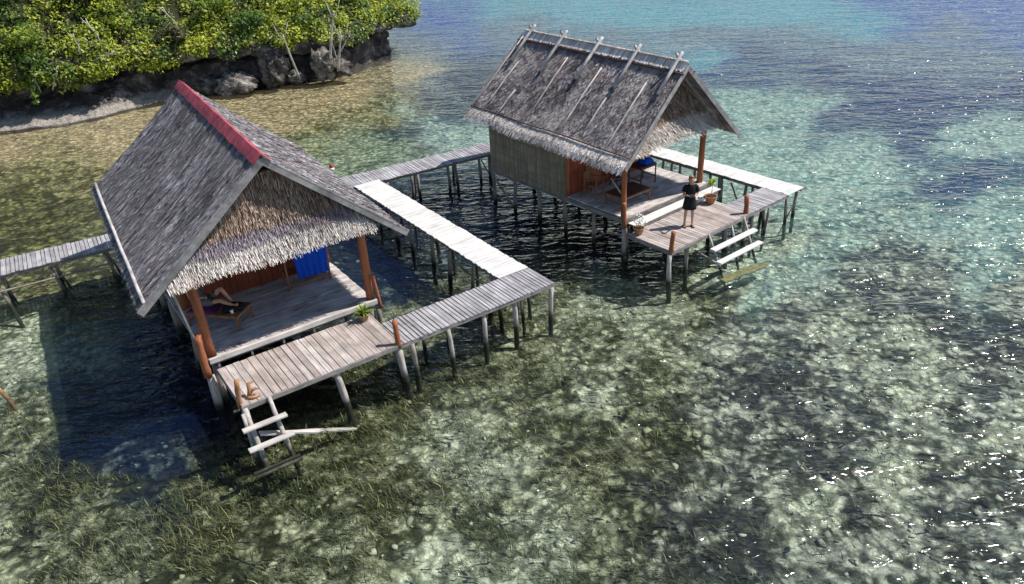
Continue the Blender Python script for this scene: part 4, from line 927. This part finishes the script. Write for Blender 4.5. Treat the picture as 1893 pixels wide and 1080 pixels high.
board(hut2, (.5, 2.235, FZ-.07), (4.7, 2.235, FZ-.07), .16, .03, 'floor_edge', 'beam')
q = MB(); q.bar((.45, 1.95, .09), (4.72, 1.95, .09), .36, .035); q.build('step_board', M['chalky'], hut2, bevel=.006)
q = MB(); q.bar((.5, 1.80, .01), (4.6, 1.80, .01), .04, .12); q.bar((.5, 2.4, FZ-.13), (.5, 9, FZ-.13), .08, .14); q.bar((4.6, 2.4, FZ-.13), (4.6, 9, FZ-.13), .08, .14); q.bar((.5, 9, FZ-.13), (4.6, 9, FZ-.13), .08, .14); q.bar((.6, 2.42, FZ-.13), (4.5, 2.42, FZ-.13), .08, .14); q.build('floor_beam', M['beam'], hut2)
planks('deck', M['deck'], hut2, .02, 3.95, .03, 1.72, 'y', .12, .01, .03, 0, 42, .012)
q = MB(); q.bar((0, .0, -.06), (3.95, .0, -.06), .04, .10); q.bar((0.03, .05, -.085), (.03, 1.75, -.085), .05, .1); q.bar((3.92, .05, -.085), (3.92, 1.75, -.085), .05, .1); q.build('deck_beam', M['beam'], hut2)
post(hut2, .55, 2.42, FZ, 2.7, .085, 51); post(hut2, 4.55, 2.55, FZ, 2.7, .095, 52); post(hut2, .55, 4.95, FZ, 2.6, .07, 53); post(hut2, 4.6, 4.95, FZ, 2.6, .07, 54)
post(hut2, .42, 2.25, -.1, .75, .07, 55, 'stub_post'); pile(hut2, .42, 2.25, -.1, .075, 56, (-.1, -.05), 'palepile'); pile(hut2, .58, 2.35, .0, .09, 57, (0, -.05))
post(hut2, .04, .05, -.05, .62, .07, 58, 'stub_post'); pile(hut2, .04, .05, -.1, .075, 59, (.0, -.02), 'palepile')
post(hut2, 3.8, .12, -.05, .6, .075, 60, 'stub_post'); pile(hut2, 3.85, .1, -.1, .07, 61, (0, .05), 'palepile')
for i, (x, y) in enumerate([(x, y) for y in (3.7, 5.05, 6.4, 7.7, 8.95) for x in (.5, 2.5, 4.6)]+[(2.5, 2.3), (4.55, 2.5), (.95, .2), (1.35, 1.2), (2.6, 1.4), (3.4, 1.2), (3.0, .25)]): pile(hut2, x, y, -.04 if y > 2 else -.14, random.uniform(.065, .09), 500+i, (random.uniform(-.06, .06), random.uniform(-.08, .08)))
brace(hut2, (.46, 8.95, 0), (.46, 7.2, -1.5), .035, 1); brace(hut2, (.46, 8.6, -.5), (.46, 7.7, -.1), .035, 2); brace(hut2, (.5, 5.0, -.9), (.55, 3.8, -.3), .035, 3)
for y in (8.3, 7.05, 5.75, 4.4): q = MB(); q.bar((.40, y-.45, .06), (.40, y+.45, .06), .03, .035); q.build('ledge_strip', M['step'], hut2)
wall(hut2, (.47, 4.97), (.47, 8.98), FZ-.06, 2.4, 'mat', 'side_wall'); wall(hut2, (4.62, 4.97), (4.62, 8.98), FZ, 2.4, 'mat', 'side_wall'); wall(hut2, (.5, 9), (4.6, 9), FZ, 2.4, 'mat', 'back_wall')
boards_wall(hut2, (.5, 4.93), (4.6, 4.93), FZ, 2.4, 'redwall', 'front_wall')
q = MB(); q.bar((1.36, 4.89, FZ+.95), (2.1, 4.89, FZ+.95), .03, 1.85); q.build('door', M['terra'], hut2)
brace(hut2, (.56, 2.55, .95), (.56, 3.0, 1.35), .025, 9, 'palepile')

# ------------------------------------------------------------ ladders
def ladder(root_o, root_a, label, steps, rails, extra=None, w=.15, mat='step'):
    e = empty('ladder', root_o, root_a, label, 'ladder')
    for i, (x0_, x1_, y, z, dr) in enumerate(steps):
        q = MB(); q.bar((x0_, y, z), (x1_, y-dr, z), w, .05); q.build('step', M[mat if z > -1 else 'palepile'], e, bevel=.008)
    for i, (a, b, r_) in enumerate(rails):
        p, rr_ = rocky_tube(b, a, r_*1.1, r_*.9, 60+i, .02); MB().tube(p, rr_, 8).build('rail', M['palepile'], e, True)
    return e
lad1 = ladder(O1, A1, 'short wooden ladder with three pale steps below the near hut deck', [(-.2, .78, -.44, -.28, .02), (-.24, .76, -.77, -.58, .02)],
  [((.08, -.02, -.05), (.02, -1.0, -1.4), .06), ((.60, -.03, .02), (.62, -1.0, -1.4), .055), ((-.06, -.05, -.1), (-.12, -.9, -1.8), .05), ((.58, -.7, -.55), (.66, -.95, -1.8), .04)])
for dy in (0, .13):
    q = MB(); q.bar((-.30, -1.0-dy, -1.03), (.72, -1.03-dy, -1.03), .075, .05); q.build('step', M['palepile'], lad1, bevel=.008)
lad2 = ladder(O2, A2, 'wide wooden ladder with two white steps below the far hut deck', [(1.4, 3.52, -.42, -.3, .04), (1.34, 3.44, -.72, -.6, .04)],
  [((1.75, -.04, 0), (1.62, -.85, -1.5), .035), ((3.55, .0, .0), (3.35, -.8, -1.5), .04), ((2.9, .05, -.1), (2.75, -.6, -1.7), .04), ((1.9, .6, -.8), (1.35, -.7, -.65), .03)], w=.2, mat='chalky')
def loose_board(a, b, w, th, mat, label, cat, up=(0, 0, 1), name='plank'):
    a = Vector(a); b = Vector(b); e = bpy.data.objects.new; q = MB(); m = (a+b)/2; n = 8; g = random.Random(2)
    d = (b-a); x = d.cross(Vector(up)).normalized(); z = x.cross(d).normalized(); vs = []
    for i in range(n+1):
        p = a.lerp(b, i/n)-m; ww = w/2*g.uniform(.75, 1.1)*(1 if i < n else .4)
        vs += [p-x*ww, p+x*ww, p+x*ww-z*th, p-x*ww-z*th]
    fs = [(0, 1, 2, 3), (n*4+3, n*4+2, n*4+1, n*4)]
    for i in range(n):
        for k_ in range(4): fs.append((i*4+k_, (i+1)*4+k_, (i+1)*4+(k_+1) % 4, i*4+(k_+1) % 4))
    o = q.add(vs, fs).build(name, M[mat], None); o.location = m; tag(o, label, cat); return o
def W(o, a, x, y, z): return Vector(o)+Matrix.Rotation(a, 3, 'Z') @ Vector((x, y, z))
loose_board(W(O1, A1, .15, -.35, -.55), W(O1, A1, 2.3, -.42, -1.5), .13, .04, 'step', 'broken pale board slanting from the ladder down into the water', 'board', name='broken_board')
o_ = loose_board(unproj(1334, 517, -1.22), unproj(1419, 485, -1.22), .34, .05, 'palepile', 'sunken mossy plank in the water below the white steps', 'plank', name='sunken_plank')
m, nt, b_, out = new_mat('mossy_sunken_wood'); nn_ = noise(nt, 5, 5, .6); nt.links.new(ramp(nt, [(.3, (.09, .07, .02)), (.65, (.34, .27, .10))], nn_.outputs[0]).outputs[0], b_.inputs['Base Color']); o_.data.materials[0] = m
st = empty('mooring_stick', unproj(28, 750, -1.6), 0, 'orange brown stick standing tilted in the water at the left edge', 'stick')
d_ = at_depth(-6, 716, unproj(28, 750, -1.6).y+.1)-unproj(28, 750, -1.6); MB().tube([(0, 0, -.2), d_*.5, d_], [.05, .055, .05], 8).build('stick', M['drift'], st, True)
by = empty('buoy', unproj(613, 312, -1.05), 0, 'small red and white buoy floating behind the near hut roof', 'buoy')
by.scale = (.75, .75, .75)
MB().lathe([(.0, -.12), (.12, -.08), (.17, 0), (.13, .06), (.07, .1)], 14).build('float', M['white'], by, True); MB().lathe([(.13, .06), (.12, .16), (.09, .26), (.0, .3)], 14).build('top', M['redpl'], by, True)

# ------------------------------------------------------------ pots and plants
def pot(loc, r, h, mat, label, name='flower_pot', cat='flower pot'):
    e = empty(name, loc, 0, label, cat)
    MB().lathe([(0, 0), (r*.62, 0), (r*.68, .02), (r*.98, h*.86), (r*1.08, h*.88), (r*1.1, h), (r*.96, h), (r*.9, h*.9)], 22).build('pot', M[mat], e, True)
    MB().lathe([(r*.93, h*.9), (0, h*.92)], 22).build('soil', M['soil'], e)
    return e
def leaves_blades(e, n, ln, w, mat, z, seed, up=.7, name='leaves'):
    g = random.Random(seed); q = MB()
    for i in range(n):
        a = g.uniform(0, 6.28); l = ln*g.uniform(.6, 1.1); el = g.uniform(.35, 1.3)*up; d = Vector((math.cos(a)*math.cos(el), math.sin(a)*math.cos(el), math.sin(el)))
        sd_ = Vector((-math.sin(a), math.cos(a), 0)); p = Vector((0, 0, z)); vs = []; k_ = 5
        for j in range(k_):
            t = j/(k_-1); c = p+d*l*t+Vector((0, 0, -.35*l*t*t)); ww = w*math.sin(math.pi*min(.97, t*.75+.22))*.5; vs += [c-sd_*ww, c+Vector((0, 0, -ww*.3)), c+sd_*ww]
        fs = []
        for j in range(k_-1): fs += [(j*3, j*3+1, j*3+4, j*3+3), (j*3+1, j*3+2, j*3+5, j*3+4)]
        q.add(vs, fs)
    return q.build(name, M[mat], e)
p1 = pot(W(O1, A1, 3.72, 1.62, 0.005), .15, .2, 'potstone', 'low pot with a spiky green and yellow plant on the near hut deck', 'potted_plant', 'potted plant')
leaves_blades(p1, 60, .42, .04, 'spiky', .2, 3, 1.0)
p2 = pot(W(O2, A2, .24, 1.50, .005), .165, .22, 'potclay', 'terracotta pot with white wispy blossoms at the left deck edge of the far hut', 'potted_plant', 'potted plant')
q = MB(); g_ = random.Random(4); cs = []
for i in range(11):
    a = g_.uniform(0, 6.28); t = Vector((math.cos(a)*g_.uniform(.05, .22), math.sin(a)*g_.uniform(.05, .22), g_.uniform(.35, .62))); q.tube([(0, 0, .2), t*.6, t], [.007, .006, .004], 5); cs.append(t[:])
q.build('stems', M['twig'], p2); V, F = leaf_cloud(cs, [.06]*len(cs), 12, .035, 4); link_mesh('blossoms', fast_mesh('blossoms', V, F), M['whitepetal'], p2)
p3 = pot(W(O2, A2, 3.68, 1.42, .005), .2, .26, 'potclay', 'wide terracotta pot with one lime green stem beside the standing person', 'potted_plant', 'potted plant')
MB().tube([(.02, 0, .22), (.03, .01, .6), (.02, .0, .78)], [.012, .01, .006], 6).build('stem', M['twig'], p3)
V, F = leaf_cloud([(.02, 0, .76), (-.03, 0, .7), (.08, 0, .8)], [.09, .06, .07], 9, .085, 5); link_mesh('leaves', fast_mesh('leaves', V, F), M['lime'], p3)
# crumpled white cloth on the step board behind the person
sh = empty('white_shell', W(O2, A2, 3.45, 1.62, .11), 0, 'white spiky shell lying between the standing person and the wide pot', 'shell')
q = MB()
for i in range(9):
    a = i/9*6.28; q.tube([(0, 0, .05), (.09*math.cos(a), .09*math.sin(a), .08), (.19*math.cos(a), .17*math.sin(a), .07+.07*(i % 2))], [.055, .035, .008], 6)
q.build('shell_body', M['whitepetal'], sh, True)
# driftwood piece at near deck corner
dw = empty('driftwood', W(O1, A1, .27, .3, .0), 0, 'gnarled brown driftwood beside the orange corner post of the near deck', 'driftwood')
q = MB(); q.tube([(0, 0, .02), (.03, .0, .16), (.0, .06, .3), (.12, .1, .34)], [.06, .05, .045, .02], 7); q.tube([(.03, 0, .14), (.16, .03, .2), (.2, .1, .12)], [.045, .035, .012], 7); q.tube([(-.05, -.08, .02), (.1, -.1, .04), (.24, -.02, .03)], [.04, .04, .02], 7)
q.build('wood', M['drift'], dw, True)

# ------------------------------------------------------------ furniture
def table(name, loc, rz, lx, ly, h, mat, label, cat, slats=7, stretch=True, leg=.045, topname='tabletop', legmat=None):
    e = empty(name, loc, rz, label, cat); lm = legmat or mat
    q = MB(); w = ly/slats
    for i in range(slats): q.box((0, -ly/2+w*(i+.5), h-.015), (lx, w*.93, .025))
    q.build(topname, M[mat], e, bevel=.003)
    q = MB(); q.box((0, -ly/2+.02, h-.055), (lx-.02, .03, .05)); q.box((0, ly/2-.02, h-.055), (lx-.02, .03, .05)); q.box((-lx/2+.02, 0, h-.055), (.03, ly-.07, .05)); q.box((lx/2-.02, 0, h-.055), (.03, ly-.07, .05)); q.build('apron', M[lm], e)
    for sx in (-1, 1):
        for sy in (-1, 1): MB().box((sx*(lx/2-.03), sy*(ly/2-.03), (h-.03)/2), (leg, leg, h-.03)).build('leg', M[lm], e, bevel=.003)
    if stretch:
        q = MB()
        for sx in (-1, 1): q.box((sx*(lx/2-.03), 0, h*.35), (.025, ly-.1, .035))
        q.build('stretcher', M[lm], e)
    return e
def chair(loc, rz, mat, label, name='wooden_chair', sw=.48, sh_=.42, bh=.85):
    e = empty(name, loc, rz, label, 'chair'); q = MB()
    for i in range(6): q.box((0, -.2+i*.08, sh_), (sw, .07, .02))
    q.build('seat', M[mat], e)
    q = MB()
    for i in range(5): q.box((-sw/2+.06+i*(sw-.12)/4, .235, (sh_+bh)/2+.05), (.05, .018, bh-sh_-.05))
    q.box((0, .235, bh), (sw, .03, .06)); q.build('backrest', M[mat], e)
    for sx in (-1, 1):
        for sy, hh in ((-.22, sh_+.2), (.24, bh)): MB().box((sx*(sw/2), sy, hh/2), (.035, .035, hh)).build('leg', M[mat], e)
        MB().box((sx*sw/2, 0, sh_+.21), (.05, .5, .025)).build('armrest', M[mat], e)
    q = MB(); q.box((0, -.22, .12), (sw-.04, .02, .03)); q.box((0, .24, .12), (sw-.04, .02, .03)); q.build('stretcher', M[mat], e)
    return e
azl = lambda a: A1+R(a)
# near hut: daybed at the left
bedc = W(O1, A1, .62, 3.55, FZ+.005); BZ = R(76-90)       # local y runs along the end edge
bed = table('daybed', W(O1, A1, .72, 3.62, FZ+.005), R(-14), 1.45, .72, .42, 'furn', 'low wooden daybed under the thatch of the near hut, a person lying on it', 'daybed', 8, topname='bed_top')
cl = MB(); g_ = random.Random(6)
def cloth(name, loc, rz, lx, ly, hgt, mat, label, cat, seed, parent=None, amp=.04, nx=22, ny=14):
    xs = np.linspace(-lx/2, lx/2, nx); ys = np.linspace(-ly/2, ly/2, ny); X, Y = np.meshgrid(xs, ys, indexing='ij'); ed = 1-np.maximum((abs(X)/(lx/2))**4, (abs(Y)/(ly/2))**4)
    Z = (fbm(X*7+seed, Y*7, seed, 3))*amp*np.clip(ed, 0, 1)+hgt*np.clip(ed, 0, 1)+.003
    X = X*(1+.15*(vnoise(Y*6, X*0+seed, seed)-.5)); Y = Y*(1+.3*(vnoise(X*6, Y*0+seed, seed+2)-.5))
    V = np.stack([X, Y, Z], -1).reshape(-1, 3); i, j = np.meshgrid(np.arange(nx-1), np.arange(ny-1), indexing='ij'); F = np.stack([i*ny+j, (i+1)*ny+j, (i+1)*ny+j+1, i*ny+j+1], -1).reshape(-1, 4)
    o = link_mesh(name, fast_mesh(name, V, F), M[mat], parent, True); o.location = loc; o.rotation_euler = (0, 0, rz); md = o.modifiers.new('thick', 'SOLIDIFY'); md.thickness = .012
    return tag(o, label, cat)
bl = lambda x, y, z: W(W(O1, A1, .72, 3.62, FZ+.005), R(-14), x, y, z)
cloth('black_bag', bl(.40, .02, .42), R(10), .55, .42, .10, 'black', 'black soft bag and clothes on the foot end of the daybed', 'bag', 5)
cloth('purple_sarong', bl(-.30, -.08, .42), R(-10), .72, .5, .03, 'purple', 'purple patterned sarong spread on the daybed under the lying person', 'cloth', 8, amp=.03)
cup = empty('white_cup', bl(.52, -.22, .425), R(20), 'small white cup with a red lid on the daybed corner', 'cup'); MB().lathe([(0, 0), (.033, 0), (.04, .1), (.038, .1)], 14).build('cup_body', M['white'], cup, True); MB().lathe([(.041, .1), (.041, .115), (0, .118)], 14).build('lid', M['redpl'], cup, True)
# near hut: bench with towel rack at the back right
ben = empty('bench', W(O1, A1, 3.28, 4.05, FZ+.005), R(34.2-4), 'wooden bench with tall back rail at the back right of the near hut veranda', 'bench')
q = MB(); q.box((0, .18, .42), (1.15, .45, .03)); q.build('seat', M['furn'], ben)
for sx in (-1, 1):
    MB().box((sx*.58, -.05, .2), (.05, .05, .40)).build('leg', M['furn'], ben); MB().bar((sx*.58, .42, 0), (sx*.58, .05, .0), .001, .001).build('leg', M['furn'], ben) if False else None
    MB().bar((sx*.58, .36, 0), (sx*.58, .36, .42), .05, .05).build('leg', M['furn'], ben)
MB().box((0, -.05, .14), (1.12, .03, .05)).build('stretcher', M['furn'], ben)
for sx in (-1, 1): MB().bar((sx*.58, -.08, .38), (sx*.58, -.02, 1.15), .045, .045).build('back_post', M['furn'], ben)
MB().box((0, -.02, 1.12), (1.2, .045, .06)).build('back_rail', M['furn'], ben)
def towel():
    nx, nz = 26, 22; V = []
    for i in range(nx):
        for k_ in range(nz):
            x = -.48+.96*i/(nx-1); t = k_/(nz-1)
            fold = .018*math.sin(i*1.35)*(.3+t)+.01*math.sin(i*.6+t*3)
            if t < .12: a = t/.12*math.pi; y = .035*math.cos(a); z = .03*math.sin(a)
            else: y = -.035-fold-.02*t; z = -(t-.12)*1.0
            V.append((x*(1-.1*t)+.03*t, y, z))
    F = [(i*nz+k_, (i+1)*nz+k_, (i+1)*nz+k_+1, i*nz+k_+1) for i in range(nx-1) for k_ in range(nz-1)]
    o = link_mesh('beach_towel', fast_mesh('beach_towel', V, F), M['towel'], None, True); o.modifiers.new('t', 'SOLIDIFY').thickness = .012
    o.location = W(W(O1, A1, 3.28, 4.05, FZ), R(30.2), .12, -.02, 1.16); o.rotation_euler = (0, 0, R(30.2)); tag(o, 'bright blue towel hanging over the bench back in the near hut', 'towel')
towel()
ch1 = W(O1, A1, 2.75, 4.3, FZ+.005)
cloth('dark_jacket', W(W(O1, A1, 3.28, 4.05, FZ+.005), R(30.2), -.42, -.0, 1.13), R(30), .28, .14, .06, 'black', 'black jacket bundled on the rail left of the blue towel', 'jacket', 9)
# far hut furniture
table('low_table', W(O2, A2, 1.55, 3.15, FZ+.005), A2, 1.3, .85, .42, 'furndark', 'low dark brown table behind the left front post of the far hut', 'table', 1, legmat='furn')
table('side_table', W(O2, A2, 3.1, 3.9, FZ+.005), A2, .8, .62, .72, 'furndark', 'tall narrow side table carrying a blue bundle in the far hut', 'table', 1, leg=.035)
o_ = cloth('blue_bundle', W(O2, A2, 3.25, 3.9, FZ+.73), A2, .5, .42, .16, 'towel', 'bright blue bundled cloth on the tall side table of the far hut', 'cloth', 12)
chair(W(O2, A2, 2.35, 4.25, FZ+.005), A2+R(-20), 'furndark', 'dark slatted chair left of the tall side table in the far hut')
chair(W(O2, A2, 1.15, 4.3, FZ+.005), A2+R(15), 'furn', 'brown wooden chair near the red door of the far hut')

# ------------------------------------------------------------ people
def skin_mesh(name, verts, edges, rad, mat, parent, sub=2, root=0):
    me = bpy.data.meshes.new(name); me.from_pydata([tuple(v) for v in verts], edges, []); o = link_mesh(name, me, mat, parent)
    o.modifiers.new('skin', 'SKIN'); o.modifiers['skin'].use_smooth_shade = True
    for i, r_ in enumerate(rad):
        r_ = r_ if hasattr(r_, '__len__') else (r_, r_); me.skin_vertices[0].data[i].radius = r_
    me.skin_vertices[0].data[root].use_root = True
    s_ = o.modifiers.new('sub', 'SUBSURF'); s_.levels = sub; s_.render_levels = sub; return o
def person(root, J, hairmat, standing=True):
    """J: joint name -> (point, radius)"""
    order = list(J); idx = {k_: i for i, k_ in enumerate(order)}
    E = [('pelvis', 'waist'), ('waist', 'chest'), ('chest', 'neck'), ('neck', 'chin'), ('chin', 'head'), ('head', 'crown'), ('chin', 'nose')]
    for s_ in 'LR':
        E += [('chest', 'sh'+s_), ('sh'+s_, 'el'+s_), ('el'+s_, 'wr'+s_), ('wr'+s_, 'palm'+s_), ('pelvis', 'hip'+s_), ('hip'+s_, 'kn'+s_), ('kn'+s_, 'calf'+s_), ('calf'+s_, 'an'+s_), ('an'+s_, 'heel'+s_), ('an'+s_, 'ball'+s_), ('ball'+s_, 'toe'+s_)]
        for f in range(5):
            E += [('palm'+s_, f'f{f}a'+s_), (f'f{f}a'+s_, f'f{f}b'+s_)]
    E = [(idx[a], idx[b]) for a, b in E if a in idx and b in idx]
    return skin_mesh('body', [J[k_][0] for k_ in order], E, [J[k_][1] for k_ in order], M['skin'], root, 2, idx['pelvis'])
def fingers(J, s_, palm, d, side, curl, L=.075):
    d = Vector(d).normalized(); side = Vector(side).normalized(); curl = Vector(curl).normalized(); palm = Vector(palm)
    for f in range(4):
        ll = (.8, 1, .95, .78)[f]*L; o_ = side*(f-1.5)*.02; a = palm+d*.03+o_; b = a+d*ll*.5+curl*.01
        J[f'f{f}a'+s_] = (b, .009); J[f'f{f}b'+s_] = (b+d*ll*.35+curl*ll*.5, .0075)
    J['f4a'+s_] = (palm+side*-.035+d*.01, .011); J['f4b'+s_] = (palm-side*.045+d*.045+curl*.01, .009)
fp = W(O2, A2, 0, 0, 0)
pc = (unproj(1272, 418, 0)); per = empty('person', (pc.x, pc.y+.0, .004), R(-4), 'person in a black dress standing on the far hut deck holding a controller', 'person')
# local frame: the person faces -y
per.scale = (.92, .95, 1)
J = {'pelvis': ((0, 0, .88), (.125, .10)), 'waist': ((0, 0, 1.03), (.105, .085)), 'chest': ((0, -.005, 1.24), (.135, .095)), 'neck': ((0, -.01, 1.39), .048), 'chin': ((0, -.03, 1.46), .06), 'head': ((0, -.02, 1.54), .083), 'crown': ((0, -.005, 1.60), .06), 'nose': ((0, -.115, 1.50), .012)}
for s_, sx in (('L', 1), ('R', -1)):
    J['sh'+s_] = ((sx*.165, 0, 1.33), .05); J['el'+s_] = ((sx*.235, -.02, 1.07), .038)
    J['wr'+s_] = ((sx*.10, -.23, 1.09), .025); J['palm'+s_] = ((sx*.065, -.285, 1.11), (.032, .02))
    J['hip'+s_] = ((sx*.095, 0, .80), .09); J['kn'+s_] = ((sx*.115, -.015, .46), .055); J['calf'+s_] = ((sx*.12, .01, .33), .052); J['an'+s_] = ((sx*.13, .01, .08), .032)
    J['heel'+s_] = ((sx*.13, .05, .035), .03); J['ball'+s_] = ((sx*.145, -.09, .035), (.038, .025)); J['toe'+s_] = ((sx*.15, -.15, .03), (.034, .018))
    fingers(J, s_, J['palm'+s_][0], (-sx*.35, -.9, .2), (sx*.3, 0, 1), (-sx*.8, 0, .3), .07)
person(per, J, 'hair')
def ring_loft(name, rings, mat, parent, n=28, wav=0, seed=0):
    q = MB(); vs = []; g = random.Random(seed)
    for cx, cy, z, rx, ry in rings:
        for k_ in range(n): a = 6.2832*k_/n; f = 1+wav*math.sin(a*7+seed)*max(0, (1.0-z)); vs.append((cx+rx*f*math.cos(a), cy+ry*f*math.sin(a), z))
    fs = [(i*n+k_, i*n+(k_+1) % n, (i+1)*n+(k_+1) % n, (i+1)*n+k_) for i in range(len(rings)-1) for k_ in range(n)]
    q.add(vs, fs); o = q.build(name, M[mat], parent, True); o.modifiers.new('t', 'SOLIDIFY').thickness = .008; return o
ring_loft('dress', [(0, 0, .60, .235, .185), (0, 0, .70, .22, .17), (0, 0, .86, .195, .155), (0, 0, 1.02, .165, .13), (0, 0, 1.15, .17, .135), (0, -.005, 1.28, .185, .13), (0, 0, 1.355, .16, .10), (0, -.005, 1.395, .085, .07)], 'black', per, wav=.08)
for sx in (1, -1):
    MB().tube([(sx*.12, 0, 1.34), (sx*.185, -.005, 1.30), (sx*.225, -.01, 1.16)], [.07, .072, .075], 12, False).build('sleeve', M['black'], per, True)
    q = MB(); q.box((sx*.14, -.05, .008), (.09, .26, .016)); q.build('sandal', M['leather'], per)
    MB().tube([(sx*.14-.045, -.08, .01), (sx*.14-.03, -.085, .06), (sx*.14+.03, -.085, .06), (sx*.14+.045, -.08, .01)], .012, 6).build('sandal_strap', M['leather'], per)
    MB().lathe([(0, -.008), (.007, -.005), (.009, 0), (.007, .005), (0, .008)], 8, (sx*.03, -.098, 1.535)).build('eye', M['eye'], per)
q = MB(); iv, jf = ico(3); d = iv.copy(); d[:, 0] *= .098; d[:, 1] *= .105; d[:, 2] *= .115
f_ = 1+(fbm(iv[:, 0]*3+5, iv[:, 2]*3, 3, 3)-.5)*.15; d *= f_[:, None]
front = (iv[:, 1] < -.35) & (iv[:, 2] < .45); d[front, 1] = -.035; d[:, 2] = np.where((iv[:, 1] > 0) & (iv[:, 2] < -.2), d[:, 2]*1.5, d[:, 2])
hr = link_mesh('hair', fast_mesh('hair', d, jf), M['hair'], per, True); hr.location = (0, .005, 1.56)
mo = MB().lathe([(0, -.01), (.022, -.008), (.022, .008), (0, .01)], 10, (0, 0, 0)).build('mouth', M['redwall'], per); mo.scale = (.7, .3, .35); mo.location = (0, -.092, 1.455)
rc = empty('controller', (pc.x, pc.y, 0), R(-4), 'dark handheld controller in the hands of the standing person', 'controller')
q = MB(); q.box((0, -.31, 1.12), (.12, .075, .02), Matrix.Rotation(.4, 3, 'X')); q.build('controller_body', M['plastic'], rc, bevel=.006)
q = MB(); q.box((0, -.36, 1.165), (.13, .012, .075), Matrix.Rotation(-.6, 3, 'X')); q.build('screen_phone', M['plastic'], rc, bevel=.003)
# person lying on the daybed, head to the left under the thatch
pr = empty('person', bl(-.3, .06, .44), R(-14), 'person in grey shorts reclining on the daybed with one knee raised', 'person')
J = {'pelvis': ((0, 0, .12), (.12, .13)), 'waist': ((-.16, .02, .17), (.105, .12)), 'chest': ((-.36, .03, .34), (.10, .15)), 'neck': ((-.46, .03, .50), .05), 'chin': ((-.46, .03, .58), .06), 'head': ((-.47, .03, .66), .085), 'crown': ((-.49, .03, .72), .06), 'nose': ((-.37, .03, .63), .013)}
for s_, sy in (('L', 1), ('R', -1)):
    J['sh'+s_] = ((-.42, .03+sy*.18, .42), .05)
    J['hip'+s_] = ((.05, sy*.10, .11), .085)
J['elL'] = ((-.45, .3, .18), .04); J['wrL'] = ((-.25, .33, .05), .027); J['palmL'] = ((-.18, .33, .03), (.035, .02)); fingers(J, 'L', (-.18, .33, .03), (1, 0, -.1), (0, 1, 0), (0, 0, -1))
J['elR'] = ((-.28, -.22, .2), .04); J['wrR'] = ((-.05, -.18, .30), .027); J['palmR'] = ((.02, -.16, .32), (.035, .02)); fingers(J, 'R', (.02, -.16, .32), (1, .1, -.1), (0, 1, 0), (0, 0, -1))
J['knL'] = ((.34, .14, .44), .06); J['calfL'] = ((.42, .14, .32), .058); J['anL'] = ((.56, .14, .08), .036); J['heelL'] = ((.53, .14, .035), .032); J['ballL'] = ((.65, .14, .035), (.035, .025)); J['toeL'] = ((.71, .14, .03), (.03, .02))
J['knR'] = ((.42, -.10, .22), .06); J['calfR'] = ((.53, -.09, .17), .056); J['anR'] = ((.80, -.06, .07), .036); J['heelR'] = ((.83, -.06, .035), .032); J['ballR'] = ((.87, -.08, .12), (.035, .025)); J['toeR'] = ((.89, -.1, .17), (.03, .02))
person(pr, J, 'hair')
for sy in (1, -1):
    MB().tube([(-.03, sy*.08, .13), (.07, sy*.105, .14), (.2 if sy > 0 else .24, sy*.118, .285 if sy > 0 else .175)], [.125, .11, .095], 12, False).build('shorts_leg', M['greycloth'], pr, True)
MB().tube([(-.02, 0, .13), (-.16, .02, .18), (-.27, .025, .26), (-.38, .03, .38), (-.44, .03, .46)], [.155, .15, .155, .165, .08], 16, False).build('shirt', M['greycloth'], pr, True)
hh = link_mesh('hair', fast_mesh('hair', d, jf), M['darkhair'], pr, True); hh.location = (-.48, .03, .68); hh.rotation_euler = (0, 0, R(90))
